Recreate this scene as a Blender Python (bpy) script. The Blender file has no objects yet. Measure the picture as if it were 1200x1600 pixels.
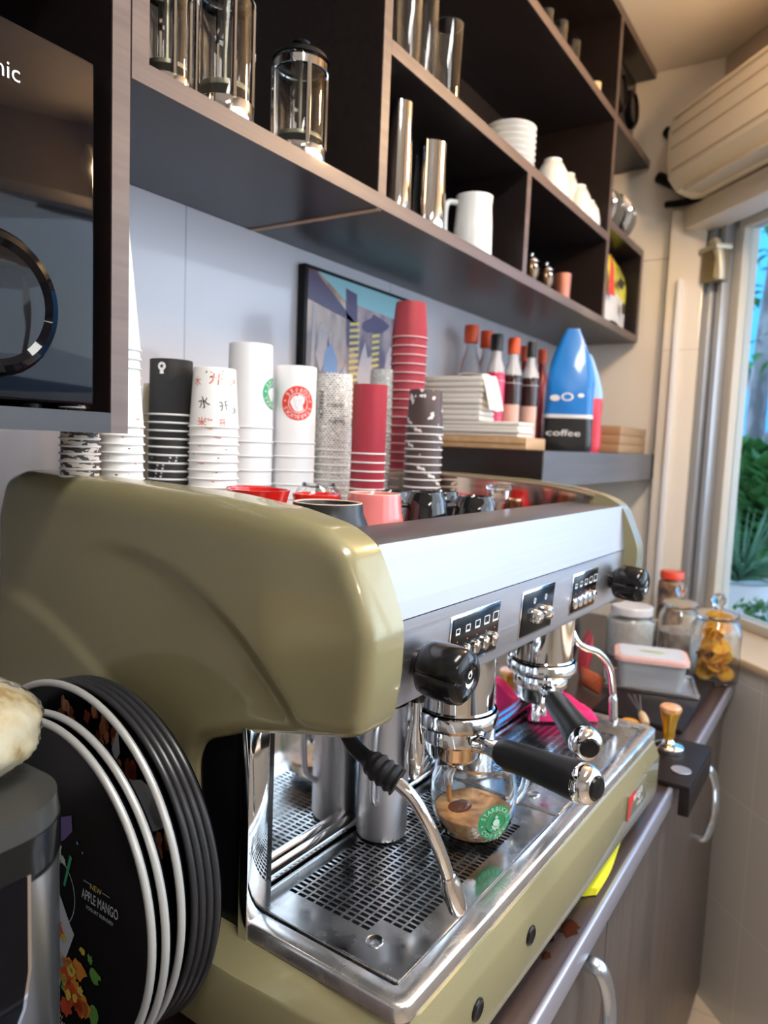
import bpy, bmesh, math, random
from mathutils import Vector, Matrix, geometry
import numpy as np
PI = math.pi
random.seed(7)
S = bpy.context.scene
C = S.collection
# ---------------------------------------------------------------- camera
FPX = 1140.0
CAMZ = 1.47
ax = Vector((747, 79, -FPX)).normalized()
az = Vector((480, 11917, FPX)); az = (az - ax * ax.dot(az)).normalized()
ay = az.cross(ax)
RW = Matrix((ax, ay, az))                       # camera space -> world
cam_d = bpy.data.cameras.new('camera'); cam = bpy.data.objects.new('camera', cam_d); C.objects.link(cam)
cam.matrix_world = Matrix.Translation((0, 0, CAMZ)) @ RW.to_4x4()
cam_d.sensor_fit = 'VERTICAL'; cam_d.sensor_height = 32.0; cam_d.sensor_width = 24.0
cam_d.lens = FPX / 1600 * 32.0
cam_d.clip_start = 0.02; cam_d.clip_end = 200
cam_d.dof.use_dof = True; cam_d.dof.focus_distance = 0.66
cam_d.dof.aperture_fstop = (cam_d.lens / 1000) / 0.0042
S.camera = cam
# ---------------------------------------------------------------- exposure, world, lights
S.view_settings.view_transform = 'Standard'; S.view_settings.look = 'None'
S.view_settings.gamma = 1; S.view_settings.use_curve_mapping = False
S.view_settings.exposure = 0.38
w = bpy.data.worlds.new('world'); S.world = w; w.use_nodes = True
wn = w.node_tree.nodes; wl = w.node_tree.links
bg = wn['Background']; bg.inputs['Strength'].default_value = 2.6
tc = wn.new('ShaderNodeTexCoord'); sx = wn.new('ShaderNodeSeparateXYZ'); rp = wn.new('ShaderNodeValToRGB')
wl.new(tc.outputs['Generated'], sx.inputs[0]); wl.new(sx.outputs['Z'], rp.inputs[0]); wl.new(rp.outputs[0], bg.inputs[0])
rp.color_ramp.elements[0].color = (.55, .68, .80, 1); rp.color_ramp.elements[1].color = (.22, .50, .95, 1)

def area(name, loc, target, sx_, sy_, power, col):
    l = bpy.data.lights.new(name, 'AREA'); l.shape = 'RECTANGLE'; l.size = sx_; l.size_y = sy_; l.energy = power; l.color = col
    o = bpy.data.objects.new(name, l); C.objects.link(o); o.location = loc
    o.rotation_euler = (Vector(target) - Vector(loc)).to_track_quat('-Z', 'Y').to_euler()
    return o
area('ceiling_fill_near', (0.35, -0.25, 2.66), (0.35, -0.1, 0), .9, .25, 22, (1, .97, .93))  # unseen area light, added under the ceiling for even room light
area('ceiling_fill_back', (-0.9, -2.0, 2.66), (-0.9, -1.9, 0), .9, .3, 18, (1, .96, .92))  # second added fill light, out of view behind the camera
def bulb(name, loc, power, col, r=.07):
    l = bpy.data.lights.new(name, 'POINT'); l.energy = power; l.color = col; l.shadow_soft_size = r
    o = bpy.data.objects.new(name, l); C.objects.link(o); o.location = loc
bulb('warm_ceiling_bulb', (1.70, -0.02, 2.32), 27, (1, .66, .36))
area('window_daylight', (1.30, -0.75, 1.65), (0.8, 0.5, 1.2), 2.4, 1.1, 17, (.80, .90, 1))

# ---------------------------------------------------------------- helpers
def at(px, py, x=None, y=None, z=None):
    d = RW @ Vector((px - 600, -(py - 800), -FPX))
    t = x / d.x if x is not None else y / d.y if y is not None else (z - CAMZ) / d.z
    p = d * t; p.z += CAMZ
    return p
PHI = math.radians(-1.69)
def mw(x, y, z=0):                               # machine frame -> world
    return Vector((math.cos(PHI) * x - math.sin(PHI) * y, math.sin(PHI) * x + math.cos(PHI) * y, z))

def mat(name, col, rough=.5, metal=0, trans=0, ior=1.45, coat=0, spec=.5, emit=None, es=1, alpha=1, sheen=0):
    m = bpy.data.materials.new(name); m.use_nodes = True
    p = m.node_tree.nodes['Principled BSDF']; I = p.inputs
    I['Base Color'].default_value = (*col, 1); I['Roughness'].default_value = rough; I['Metallic'].default_value = metal
    I['Transmission Weight'].default_value = trans; I['IOR'].default_value = ior; I['Coat Weight'].default_value = coat
    I['Coat Roughness'].default_value = .05; I['Specular IOR Level'].default_value = spec; I['Alpha'].default_value = alpha
    if emit: I['Emission Color'].default_value = (*emit, 1); I['Emission Strength'].default_value = es
    return m
def nd(m, t, **k):
    n = m.node_tree.nodes.new(t)
    for a, b in k.items():
        if a.startswith('i_'): n.inputs[a[2:].replace('_', ' ')].default_value = b
        else: setattr(n, a, b)
    return n
def lk(m, a, b): m.node_tree.links.new(a, b)
def P(m): return m.node_tree.nodes['Principled BSDF']
def ramp(m, fac, stops, const=False):
    r = nd(m, 'ShaderNodeValToRGB'); e = r.color_ramp.elements
    if const: r.color_ramp.interpolation = 'CONSTANT'
    while len(e) < len(stops): e.new(.5)
    for el, (p, c) in zip(e, stops): el.position = p; el.color = (*c, 1)
    lk(m, fac, r.inputs[0]); return r.outputs[0]
def coords(m, which='Object', scale=(1, 1, 1), rot=(0, 0, 0)):
    t = nd(m, 'ShaderNodeTexCoord'); mp = nd(m, 'ShaderNodeMapping')
    mp.inputs['Scale'].default_value = scale; mp.inputs['Rotation'].default_value = rot
    lk(m, t.outputs[which], mp.inputs[0]); return mp.outputs[0]
def bump(m, h, strength=.2, dist=.001):
    b = nd(m, 'ShaderNodeBump'); b.inputs['Strength'].default_value = strength; b.inputs['Distance'].default_value = dist
    lk(m, h, b.inputs['Height']); lk(m, b.outputs[0], P(m).inputs['Normal'])
def noisy(m, scale=(10, 10, 10), a=.0, b=1., lo=.3, hi=.7, detail=4, what='Roughness', bumpk=0):
    n = nd(m, 'ShaderNodeTexNoise'); n.inputs['Scale'].default_value = 1; n.inputs['Detail'].default_value = detail
    lk(m, coords(m, scale=scale), n.inputs['Vector'])
    mr = nd(m, 'ShaderNodeMapRange'); mr.inputs[1].default_value = lo; mr.inputs[2].default_value = hi
    mr.inputs[3].default_value = a; mr.inputs[4].default_value = b
    lk(m, n.outputs['Fac'], mr.inputs[0]); lk(m, mr.outputs[0], P(m).inputs[what])
    if bumpk: bump(m, n.outputs['Fac'], bumpk)
    return m
def mixcol(m, c1, c2, scale, lo=.4, hi=.6, detail=4, which='Object'):
    n = nd(m, 'ShaderNodeTexNoise'); n.inputs['Scale'].default_value = 1; n.inputs['Detail'].default_value = detail
    lk(m, coords(m, which, scale=scale), n.inputs['Vector'])
    lk(m, ramp(m, n.outputs['Fac'], [(lo, c1), (hi, c2)]), P(m).inputs['Base Color'])
    return m

GREEN = mat('green_enamel', (.325, .292, .155), .27, .12, coat=.45)
P(GREEN).inputs['Coat Roughness'].default_value = .04
_n = nd(GREEN, 'ShaderNodeTexNoise'); _n.inputs['Scale'].default_value = 2500
lk(GREEN, coords(GREEN), _n.inputs['Vector'])
lk(GREEN, ramp(GREEN, _n.outputs['Fac'], [(.3, (.255, .228, .122)), (.7, (.305, .273, .148))]), P(GREEN).inputs['Base Color'])
STEEL = noisy(mat('polished_steel', (.78, .78, .79), .12, 1), (60, 60, 60), .06, .16)
BRUSH = noisy(mat('brushed_steel', (.56, .56, .60), .3, 1), (2, 400, 400), .36, .48)
MIRROR = noisy(mat('mirror_steel', (.80, .81, .82), .04, 1), (14, 14, 30), .02, .10)
TRAYST = noisy(mat('drip_tray_steel', (.56, .57, .58), .2, 1), (30, 30, 30), .10, .35)
CHROME = mat('chrome', (.86, .86, .87), .05, 1)
DRIPD = mat('dark_basin', (.02, .02, .022), .3)
BLACKP = mat('black_plastic', (.008, .008, .009), .16, spec=.4)
BLACKM = mat('black_matte', (.011, .011, .012), .42, spec=.25)
BLACKR = mat('black_rubber', (.010, .010, .011), .5, spec=.25)
BLACKG = mat('black_glass', (.003, .003, .005), .04, spec=.25)
WHITE = mat('white_print', (.82, .82, .82), .5)
RED = mat('red_print', (.65, .03, .03), .45)
ORANGE = mat('orange_print', (.75, .12, .03), .5)
INK = mat('black_ink', (.015, .015, .015), .5)
SGREEN = mat('green_print', (.02, .30, .12), .4)
def wood(name, c1, c2, rough, scale=(3, 60, 60), coat=.1):
    m = mat(name, c1, rough, coat=coat); return mixcol(m, c1, c2, scale, .3, .7, 5)
SHELF = wood('dark_laminate', (.013, .009, .009), (.020, .014, .013), .30, (2, 90, 90), .0)
SHELFED = wood('grey_brown_edge', (.105, .078, .072), (.15, .112, .102), .45, (2, 90, 90))
COUNTER = wood('brown_counter', (.042, .025, .021), (.060, .036, .031), .28, (3, 60, 60), .1)
CABFRONT = wood('cabinet_laminate', (.085, .066, .060), (.12, .095, .085), .38, (60, 60, 2))
GREYSH = wood('grey_laminate', (.10, .10, .11), (.13, .13, .14), .4)
BOARD = wood('pale_board', (.48, .29, .14), (.60, .38, .20), .5, (4, 50, 50))
def glassm(name, col=(1, 1, 1), rough=.0, ior=1.45):
    return mat(name, col, rough, trans=1, ior=ior)
GLASS = glassm('clear_glass', (.96, .98, .98))
CPLAST = mat('frosted_plastic', (.85, .88, .92), .28, trans=.75, ior=1.3)

def tiles(name, c, grout, sx_, sz_, rough=.15, rot=(PI/2, 0, 0), c2=None, loc=(0, 0, 0)):
    m = mat(name, c, rough, coat=.3)
    b = nd(m, 'ShaderNodeTexBrick'); b.offset = 0; b.squash = 1
    b.inputs['Scale'].default_value = 1; b.inputs['Brick Width'].default_value = sx_; b.inputs['Row Height'].default_value = sz_
    b.inputs['Mortar Size'].default_value = .0016; b.inputs['Color1'].default_value = (*c, 1)
    b.inputs['Color2'].default_value = (*(c2 or c), 1); b.inputs['Mortar'].default_value = (*grout, 1)
    co_ = coords(m, 'Object', rot=rot); co_.node.inputs['Location'].default_value = loc; lk(m, co_, b.inputs['Vector']); lk(m, b.outputs['Color'], P(m).inputs['Base Color'])
    return m
TILEB = tiles('lavender_wall_tile', (.52, .51, .55), (.33, .33, .36), .60, 1.15, .25, loc=(-.222, 0, 0))
TILEE = tiles('cream_wall_tile', (.66, .58, .50), (.45, .38, .32), .62, .33, .15)
TILEW = tiles('grey_wall_tile', (.62, .58, .53), (.74, .70, .63), .62, .30, .2)

# ---- mesh builders
def B(): 
    bm = bmesh.new(); bm.loops.layers.uv.new('UVMap'); return bm
def box(bm, x0, x1, y0, y1, z0, z1, bev=0, seg=2):
    r = bmesh.ops.create_cube(bm, size=1); vs = r['verts']
    for v in vs:
        v.co = Vector(((x0 + x1) / 2 + v.co.x * (x1 - x0), (y0 + y1) / 2 + v.co.y * (y1 - y0), (z0 + z1) / 2 + v.co.z * (z1 - z0)))
    if bev:
        es = list({e for v in vs for e in v.link_edges})
        bmesh.ops.bevel(bm, geom=es, offset=bev, segments=seg, profile=.5, affect='EDGES')
    return bm
def axm(p, d=(0, 0, 1), up=None):                # frame at p whose z axis is d
    q = Vector(d).to_track_quat('Z', 'Y'); return Matrix.Translation(p) @ q.to_matrix().to_4x4()
def lathe(bm, prof, M=None, seg=40, cap0=False, cap1=False, mod=None):
    M = M or Matrix.Identity(4); uv = bm.loops.layers.uv.active
    rings = []; ln = [0]
    for i in range(1, len(prof)): ln.append(ln[-1] + math.hypot(prof[i][0] - prof[i-1][0], prof[i][1] - prof[i-1][1]))
    for r, z in prof:
        ring = []
        for k in range(seg):
            a = 2 * PI * k / seg; rr = r * (mod(a, z) if mod else 1)
            ring.append(bm.verts.new(M @ Vector((rr * math.cos(a), rr * math.sin(a), z))))
        rings.append(ring)
    R = max(r for r, _ in prof)
    for i in range(len(prof) - 1):
        for k in range(seg):
            k2 = (k + 1) % seg
            f = bm.faces.new((rings[i][k], rings[i][k2], rings[i+1][k2], rings[i+1][k])); f.smooth = True
            us = (k, k + 1, k + 1, k); vs = (ln[i], ln[i], ln[i+1], ln[i+1])
            for l, u_, v_ in zip(f.loops, us, vs): l[uv].uv = (u_ * 2 * PI / seg * R, v_)
    if cap0: bm.faces.new(list(reversed(rings[0])))
    if cap1: bm.faces.new(rings[-1])
    return bm
def spline(pts, n=6):
    P_ = [Vector(p) for p in pts]; out = []
    for i in range(len(P_) - 1):
        p0 = P_[max(i-1, 0)]; p1 = P_[i]; p2 = P_[i+1]; p3 = P_[min(i+2, len(P_)-1)]
        for k in range(n):
            t = k / n
            out.append(.5 * ((2*p1) + (-p0+p2)*t + (2*p0-5*p1+4*p2-p3)*t*t + (-p0+3*p1-3*p2+p3)*t**3))
    out.append(P_[-1]); return out
def tube(bm, pts, r, seg=14, smooth=6, caps=True, flat=1):
    pts = spline(pts, smooth) if smooth else [Vector(p) for p in pts]
    n = len(pts); up = None; rings = []
    for i, p in enumerate(pts):
        t = (pts[min(i+1, n-1)] - pts[max(i-1, 0)]).normalized()
        if up is None: up = t.orthogonal().normalized()
        up = (up - t * up.dot(t)).normalized(); s = t.cross(up)
        rr = r(i / (n-1)) if callable(r) else r
        rings.append([bm.verts.new(p + (up * math.cos(2*PI*k/seg) * flat + s * math.sin(2*PI*k/seg)) * rr) for k in range(seg)])
    for i in range(n - 1):
        for k in range(seg):
            f = bm.faces.new((rings[i][k], rings[i][(k+1) % seg], rings[i+1][(k+1) % seg], rings[i+1][k])); f.smooth = True
    if caps: bm.faces.new(list(reversed(rings[0]))); bm.faces.new(rings[-1])
    return bm
def prism(bm, poly, f0, f1):                     # poly of 2D points, f0/f1 map a 2D point to the two ends
    a = [bm.verts.new(f0(p)) for p in poly]; b = [bm.verts.new(f1(p)) for p in poly]; n = len(poly)
    bm.faces.new(list(reversed(a))); bm.faces.new(b)
    for i in range(n): bm.faces.new((a[i], a[(i+1) % n], b[(i+1) % n], b[i]))
    return bm
def grid(bm, nu, nv, f, thick=None, uvs=1):
    uv = bm.loops.layers.uv.active
    V = [[bm.verts.new(f(i / nu, j / nv)) for j in range(nv + 1)] for i in range(nu + 1)]
    for i in range(nu):
        for j in range(nv):
            fc = bm.faces.new((V[i][j], V[i+1][j], V[i+1][j+1], V[i][j+1])); fc.smooth = True
            for l, (a, b) in zip(fc.loops, ((i, j), (i+1, j), (i+1, j+1), (i, j+1))): l[uv].uv = (a / nu * uvs, b / nv * uvs)
    return bm
def obj(name, bm, m, parent=None, off=None, sharp=35, fix=True):
    if fix: bmesh.ops.recalc_face_normals(bm, faces=bm.faces)
    for f in bm.faces: f.smooth = True
    off = off if off is not None else (parent.get('_off') if parent is not None and '_off' in parent else None)
    if off is not None: bmesh.ops.translate(bm, verts=bm.verts, vec=-Vector(off))
    me = bpy.data.meshes.new(name); bm.to_mesh(me); bm.free()
    me.set_sharp_from_angle(angle=math.radians(sharp))
    for mm in (m if isinstance(m, (list, tuple)) else [m]): me.materials.append(mm)
    o = bpy.data.objects.new(name, me); C.objects.link(o)
    if parent is not None: o.parent = parent
    return o
def sub(name, bm, m, par, **k):                  # sub-part of a part mesh that shares the part's frame
    off = k.pop('off', None)
    r = par.parent
    return obj(name, bm, m, par, off=off if off is not None else (r.get('_off') if r is not None and '_off' in r else None), **k)
def thing(name, label, cat, loc=(0, 0, 0), rotz=0, group=None, off=None):
    o = bpy.data.objects.new(name, None); C.objects.link(o); o.empty_display_size = .02
    o.location = loc; o.rotation_euler = (0, 0, rotz); o['label'] = label; o['category'] = cat
    if group: o['group'] = group
    if off is not None: o['_off'] = list(off)
    return o
def tag(o, label, cat, group=None, kind=None):
    o['label'] = label; o['category'] = cat
    if group: o['group'] = group
    if kind: o['kind'] = kind
    return o
def struct(name, bm, m, parent=None):
    o = obj(name, bm, m, parent, sharp=30)
    if parent is None: o['kind'] = 'structure'
    return o
def dup(root, loc, rotz=None, label=None, group=None):
    r = root.copy(); C.objects.link(r); r.location = loc
    if rotz is not None: r.rotation_euler = (0, 0, rotz)
    if label: r['label'] = label
    if group: r['group'] = group
    for ch in list(root.children):
        c = ch.copy(); C.objects.link(c); c.parent = r
        for g in list(ch.children):
            d = g.copy(); C.objects.link(d); d.parent = c
    return r
# ---- flat prints
_tc = {}
def text2d(s, size=1, shear=0):
    if s not in _tc:
        cu = bpy.data.curves.new('t', 'FONT'); cu.body = s; cu.align_x = 'CENTER'; cu.align_y = 'CENTER'; cu.resolution_u = 3
        o = bpy.data.objects.new('t', cu); C.objects.link(o)
        dg = bpy.context.evaluated_depsgraph_get(); me = o.evaluated_get(dg).to_mesh()
        _tc[s] = ([(v.co.x, v.co.y) for v in me.vertices], [tuple(p.vertices) for p in me.polygons])
        o.evaluated_get(dg).to_mesh_clear(); bpy.data.objects.remove(o); bpy.data.curves.remove(cu)
    v, f = _tc[s]
    return [(x * size + shear * y * size, y * size) for x, y in v], f
def place2d(g, dx, dy, rot=0, sx_=1, sy_=1):
    c, s = math.cos(rot), math.sin(rot)
    return [((x * sx_) * c - (y * sy_) * s + dx, (x * sx_) * s + (y * sy_) * c + dy) for x, y in g[0]], g[1]
def disc2d(r, cx=0, cy=0, n=32, r2=None):
    if r2 is None: return [(cx + r * math.cos(2*PI*k/n), cy + r * math.sin(2*PI*k/n)) for k in range(n)], [tuple(range(n))]
    v = [(cx + q * math.cos(2*PI*k/n), cy + q * math.sin(2*PI*k/n)) for q in (r, r2) for k in range(n)]
    return v, [(k, (k+1) % n, n + (k+1) % n, n + k) for k in range(n)]
def poly2d(pts): return list(pts), [tuple(range(len(pts)))]
def star2d(r, cx=0, cy=0, k=5, q=.42): 
    return poly2d([(cx + (r if i % 2 == 0 else r*q) * math.sin(PI*i/k), cy + (r if i % 2 == 0 else r*q) * math.cos(PI*i/k)) for i in range(2*k)])
def blob2d(rnd, r, cx, cy, n=14, j=.35, sx_=1, sy_=1):
    return poly2d([(cx + sx_ * r * (1 + j * rnd.uniform(-1, 1)) * math.cos(2*PI*k/n), cy + sy_ * r * (1 + j * rnd.uniform(-1, 1)) * math.sin(2*PI*k/n)) for k in range(n)])
def arctext(s, r, size, a0, a1, inward=False):
    out = []
    for i, ch in enumerate(s):
        if ch == ' ': continue
        a = a0 + (a1 - a0) * (i / max(1, len(s) - 1))
        out.append(place2d(text2d(ch, size), r * math.cos(a), r * math.sin(a), a - PI/2 if not inward else a + PI/2))
    return out
def decal(name, geoms, mapf, m, parent, layer=0, off=None):
    bm = B()
    for v, f in geoms:
        vs = [bm.verts.new(mapf(x, y, .00025 + layer * .0002)) for x, y in v]
        for fc in f:
            try: bm.faces.new([vs[i] for i in fc])
            except ValueError: pass
    return obj(name, bm, m, parent, off=off, fix=False)
def planemap(o, u, v, n):
    o, u, v, n = map(Vector, (o, u, v, n)); return lambda x, y, h: o + u * x + v * y + n * h
def conemap(rb, rt, h, zc, ang, mirror=1):       # wraps around a cone standing on z=0, rb at the bottom
    def f(x, y, d):
        z = zc + y; r = rb + (rt - rb) * z / h + d; a = ang + mirror * x / r
        return Vector((r * math.cos(a), r * math.sin(a), z))
    return f
def facing(p): return math.atan2(-p[1], -p[0])   # direction from p back to the camera's side
# ================================================================ STRUCTURE
WY = .93; EX = 2.53; CEIL = 2.69
struct('floor', box(B(), -2.2, 4.5, -3.2, 1.1, -.05, 0), tiles('floor_tile', (.62, .50, .38), (.40, .32, .25), .4, .4, .3, rot=(0, 0, 0)))
struct('ceiling', box(B(), -2.2, 3.4, -3.2, 1.1, CEIL, CEIL + .05), mat('cream_ceiling', (.78, .72, .64), .6))
struct('wall_back', box(B(), -2.2, EX + .06, WY, WY + .08, 0, CEIL), TILEB)
struct('wall_end', box(B(), EX, EX + .08, .455, WY, 0, CEIL), tiles('cream_end_tile', (.82, .76, .67), (.45, .38, .32), .7, .33, .15, rot=(PI/2, 0, PI/2)))
struct('wall_left', box(B(), -2.25, -2.2, -3.2, 1.1, 0, CEIL), mat('plaster', (.55, .53, .50), .7))
struct('wall_front', box(B(), -2.2, 1.2, -3.25, -3.2, 0, CEIL), mat('plaster_grey', (.42, .41, .40), .7))
# the window wall runs off at an angle; local frame u (towards the room's front), n (into the room)
WA = math.radians(43.9); WO = Vector((EX, .455, 0))
wu = Vector((-math.cos(WA), -math.sin(WA), 0)); wnn = Vector((-math.sin(WA), math.cos(WA), 0))
WM = Matrix.Translation(WO) @ Matrix((( wu.x, wnn.x, 0, 0), (wu.y, wnn.y, 0, 0), (0, 0, 1, 0), (0, 0, 0, 1)))
def wobj(name, bm, m, parent=None, kind='structure'):
    bmesh.ops.recalc_face_normals(bm, faces=bm.faces)
    o = obj(name, bm, m, None, sharp=30, fix=False)
    if parent is not None: o.parent = parent
    else: o.matrix_world = WM
    if kind and parent is None: o['kind'] = kind
    return o
SILL = .965; HEAD = 2.20; SD = .18
wobj('wall_window_base', box(B(), -.02, 5.2, -.12, SD, 0, SILL - .02), TILEW)
wobj('trim_sill', box(B(), .0, 5.2, -.10, SD + .012, SILL - .02, SILL, .004), mat('cream_sill', (.70, .55, .38), .35))
wobj('wall_window_head', box(B(), 0, 5.2, -.12, 0.0, HEAD, CEIL), mat('cream_plaster', (.60, .50, .40), .6))
wobj('trim_beam', box(B(), -.0, 5.2, 0, .10, HEAD - .035, 2.232, .006), mat('cream_beam', (.74, .68, .62), .5))
wobj('wall_window_side', box(B(), 4.6, 5.2, -.12, 0, SILL, HEAD), mat('cream_plaster_side', (.60, .50, .40), .6))
ALU = noisy(mat('grey_aluminium', (.48, .52, .58), .35, .6), (3, 3, 300), .3, .42)
ALUW = mat('offwhite_frame', (.62, .60, .54), .5)
win = thing('window_1', '', 'window'); win.matrix_world = WM; win['kind'] = 'structure'; del win['label']; del win['category']
bm = B(); box(bm, 0.00, .045, -.07, .02, SILL, HEAD - .02, .003); box(bm, .06, .085, -.05, .01, SILL, HEAD - .02, .003)
wobj('window_frame', bm, ALU, win)
bm = B(); box(bm, .085, .128, -.075, -.02, SILL, HEAD - .02, .004); box(bm, .045, .06, -.07, -.03, SILL, HEAD - .02); box(bm, .085, 4.6, -.075, -.02, SILL, SILL + .03, .004); box(bm, .085, 4.6, -.075, -.02, HEAD - .05, HEAD - .02, .004)
box(bm, 1.5, 1.56, -.075, -.02, SILL, HEAD - .02, .004); box(bm, 3., 3.06, -.075, -.02, SILL, HEAD - .02, .004)
wobj('sash', bm, ALUW, win)
wobj('window_pane', box(B(), .128, 4.6, -.05, -.046, SILL + .03, HEAD - .05), mat('pane_glass', (.96, .98, 1), .0, trans=1, ior=1.05), win)
# window lock at the top of the jamb
lock = thing('window_lock', 'worn metal latch box at the top corner of the window frame', 'lock'); lock.matrix_world = WM
wobj('lock_case', box(B(), .03, .10, .0, .05, 2.00, 2.09, .004), mat('worn_brass', (.30, .24, .15), .5, .7), lock)
bm = B(); tube(bm, [(.10, .03, 2.00), (.10, .035, 2.06), (.085, .04, 2.11), (.055, .03, 2.12)], .014); box(bm, .02, .11, 0, .055, 2.09, 2.105, .003)
wobj('lock_bracket', bm, mat('chalky_metal', (.55, .52, .42), .4, .4), lock)
wobj('trim_1', box(B(), -.06, -.045, .02, .05, 1.0, 2.1), ALUW)
PX_ = EX - .045
struct('trim_2', box(B(), PX_ - .018, PX_ - .0002, .520, .536, .95, 2.02, .003), mat('white_conduit', (.80, .79, .80), .4))
# tiled pier standing proud of the end wall
struct('trim_3', box(B(), PX_, EX, .462, .570, .9, 2.235, .003), tiles('pier_tile', (.84, .77, .68), (.66, .60, .52), .9, .335, .12, rot=(PI/2, 0, PI/2)))
# ---- air conditioner on the window wall
acu = thing('air_conditioner', 'long cream wall air conditioner above the window', 'air conditioner'); acu.matrix_world = WM
prof = [(.0, 2.27), (.05, 2.245), (.12, 2.235), (.175, 2.25), (.205, 2.285), (.215, 2.34), (.215, 2.42), (.205, 2.46), (.18, 2.485), (.0, 2.49)]
ACM = mat('ac_cream', (.80, .72, .58), .4)
wobj('casing', prism(B(), prof, lambda p: Vector((.07, p[0], p[1])), lambda p: Vector((.98, p[0], p[1]))), ACM, acu)
wobj('end_cap', prism(B(), [(a * .97, 2.365 + (b - 2.365) * .96) for a, b in prof], lambda p: Vector((.055, p[0], p[1])), lambda p: Vector((.0705, p[0], p[1]))), ACM, acu)
bm = B()
for z, yy in ((2.30, .2095), (2.36, .216), (2.405, .216), (2.445, .2105)): box(bm, .09, .96, yy - .004, yy + .0015, z, z + .0035)
wobj('front_groove', bm, mat('groove_brown', (.50, .41, .30), .6), acu)
wobj('louver', box(B(), .12, .93, .125, .185, 2.236, 2.243), mat('louver_beige', (.55, .47, .36), .4), acu)
hose = thing('refrigerant_pipe', 'black lagged pipes in the corner between air conditioner and shelf', 'pipe')
obj('lagging', tube(B(), [(2.526, .630, 2.36), (2.50, .56, 2.315), (2.47, .50, 2.285), (2.455, .455, 2.29), (2.44, .42, 2.33)], .017), BLACKR, hose)
obj('lagging', tube(B(), [(2.526, .615, 2.50), (2.49, .54, 2.43), (2.465, .49, 2.375), (2.45, .45, 2.37)], .016), BLACKR, hose)
obj('lagging', tube(B(), [(2.526, .60, 2.27), (2.50, .54, 2.262), (2.47, .47, 2.262)], .010), BLACKR, hose)
# ================================================================ OUTSIDE
struct('ground', box(B(), -2, 14, -12, 8, -.12, -.06), mat('pavement', (.35, .34, .33), .8))
def wp(u, n, z=0): return WO + wu * u + wnn * n + Vector((0, 0, z))
def othing(name, label, cat, u, n, z, group=None): 
    o = thing(name, label, cat, wp(u, n, z), 0, group); o.rotation_euler = WM.to_euler() if False else (0, 0, math.atan2(wu.y, wu.x)); return o
led = box(B(), -2.6, 3, -1.25, -.16, 0, .84); wobj('trim_outer_ledge', led, mat('pale_render', (.62, .64, .66), .7))
bl = othing('shop_front', 'bright blue panelled shop front seen through the window', 'building', -4.2, -3.6, 0)
bl_m = mat('sky_blue_panel', (.05, .48, .86), .45)
obj('wall_panel', box(B(), -3.0, 4.0, -.2, 0, 0, 5.5), bl_m, bl)
bm = B()
for k in (-3.9, -1.65, 1.3): box(bm, k, k + .85, -.34, -.2, 0, 2.95, .02)
obj('pillar', bm, mat('pale_pillar', (.62, .70, .76), .6), bl)
obj('shop_window', box(B(), -2.9, 3.8, -.23, -.2, 0.2, 1.5), mat('shop_glass', (.18, .24, .28), .1), bl)
tr = othing('street_tree', 'grey tree trunk and sparse leaves outside the window', 'tree', -1.62, -1.45, -.06)
bm = B(); tube(bm, [(0, 0, 0), (.03, 0, .9), (-.02, .02, 1.8), (.06, 0, 2.6), (.2, 0, 3.6)], lambda t: .07 - .035 * t); tube(bm, [(-.02, .02, 1.8), (-.2, 0, 2.3), (-.3, .05, 3.0)], .022)
tube(bm, [(.0, 0, 1.5), (.25, .02, 1.9), (.4, .0, 2.5)], .02)
obj('trunk', bm, mixcol(mat('bark', (.3, .3, .3), .9), (.16, .16, .17), (.40, .40, .42), (12, 12, 4)), tr)
def leaf(bm, p, d, L, W, up=Vector((0, 0, 1))):
    d = d.normalized(); s = d.cross(up).normalized() if abs(d.z) < .98 else Vector((1, 0, 0)); p = Vector(p); n_ = s.cross(d)
    a = bm.verts.new(p); b = bm.verts.new(p + d * L * .45 + s * W + n_ * .1 * L); c_ = bm.verts.new(p + d * L - up * L * .1); e = bm.verts.new(p + d * L * .45 - s * W + n_ * .1 * L); m_ = bm.verts.new(p + d * L * .5)
    for t in ((a, b, m_), (b, c_, m_), (c_, e, m_), (e, a, m_)): bm.faces.new(t)
rl = random.Random(3); bm = B()
for k in range(220):
    leaf(bm, (rl.uniform(-.5, .5), rl.uniform(-.3, .3), rl.uniform(1.9, 3.4)), Vector((rl.uniform(-1, 1), rl.uniform(-1, 1), rl.uniform(-.8, .2))), .10, .03)
LEAF = mat('leaf_green', (.07, .22, .06), .5); LEAFD = mat('aloe_green', (.10, .24, .14), .45)
obj('foliage', bm, LEAF, tr, fix=False)
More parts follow.
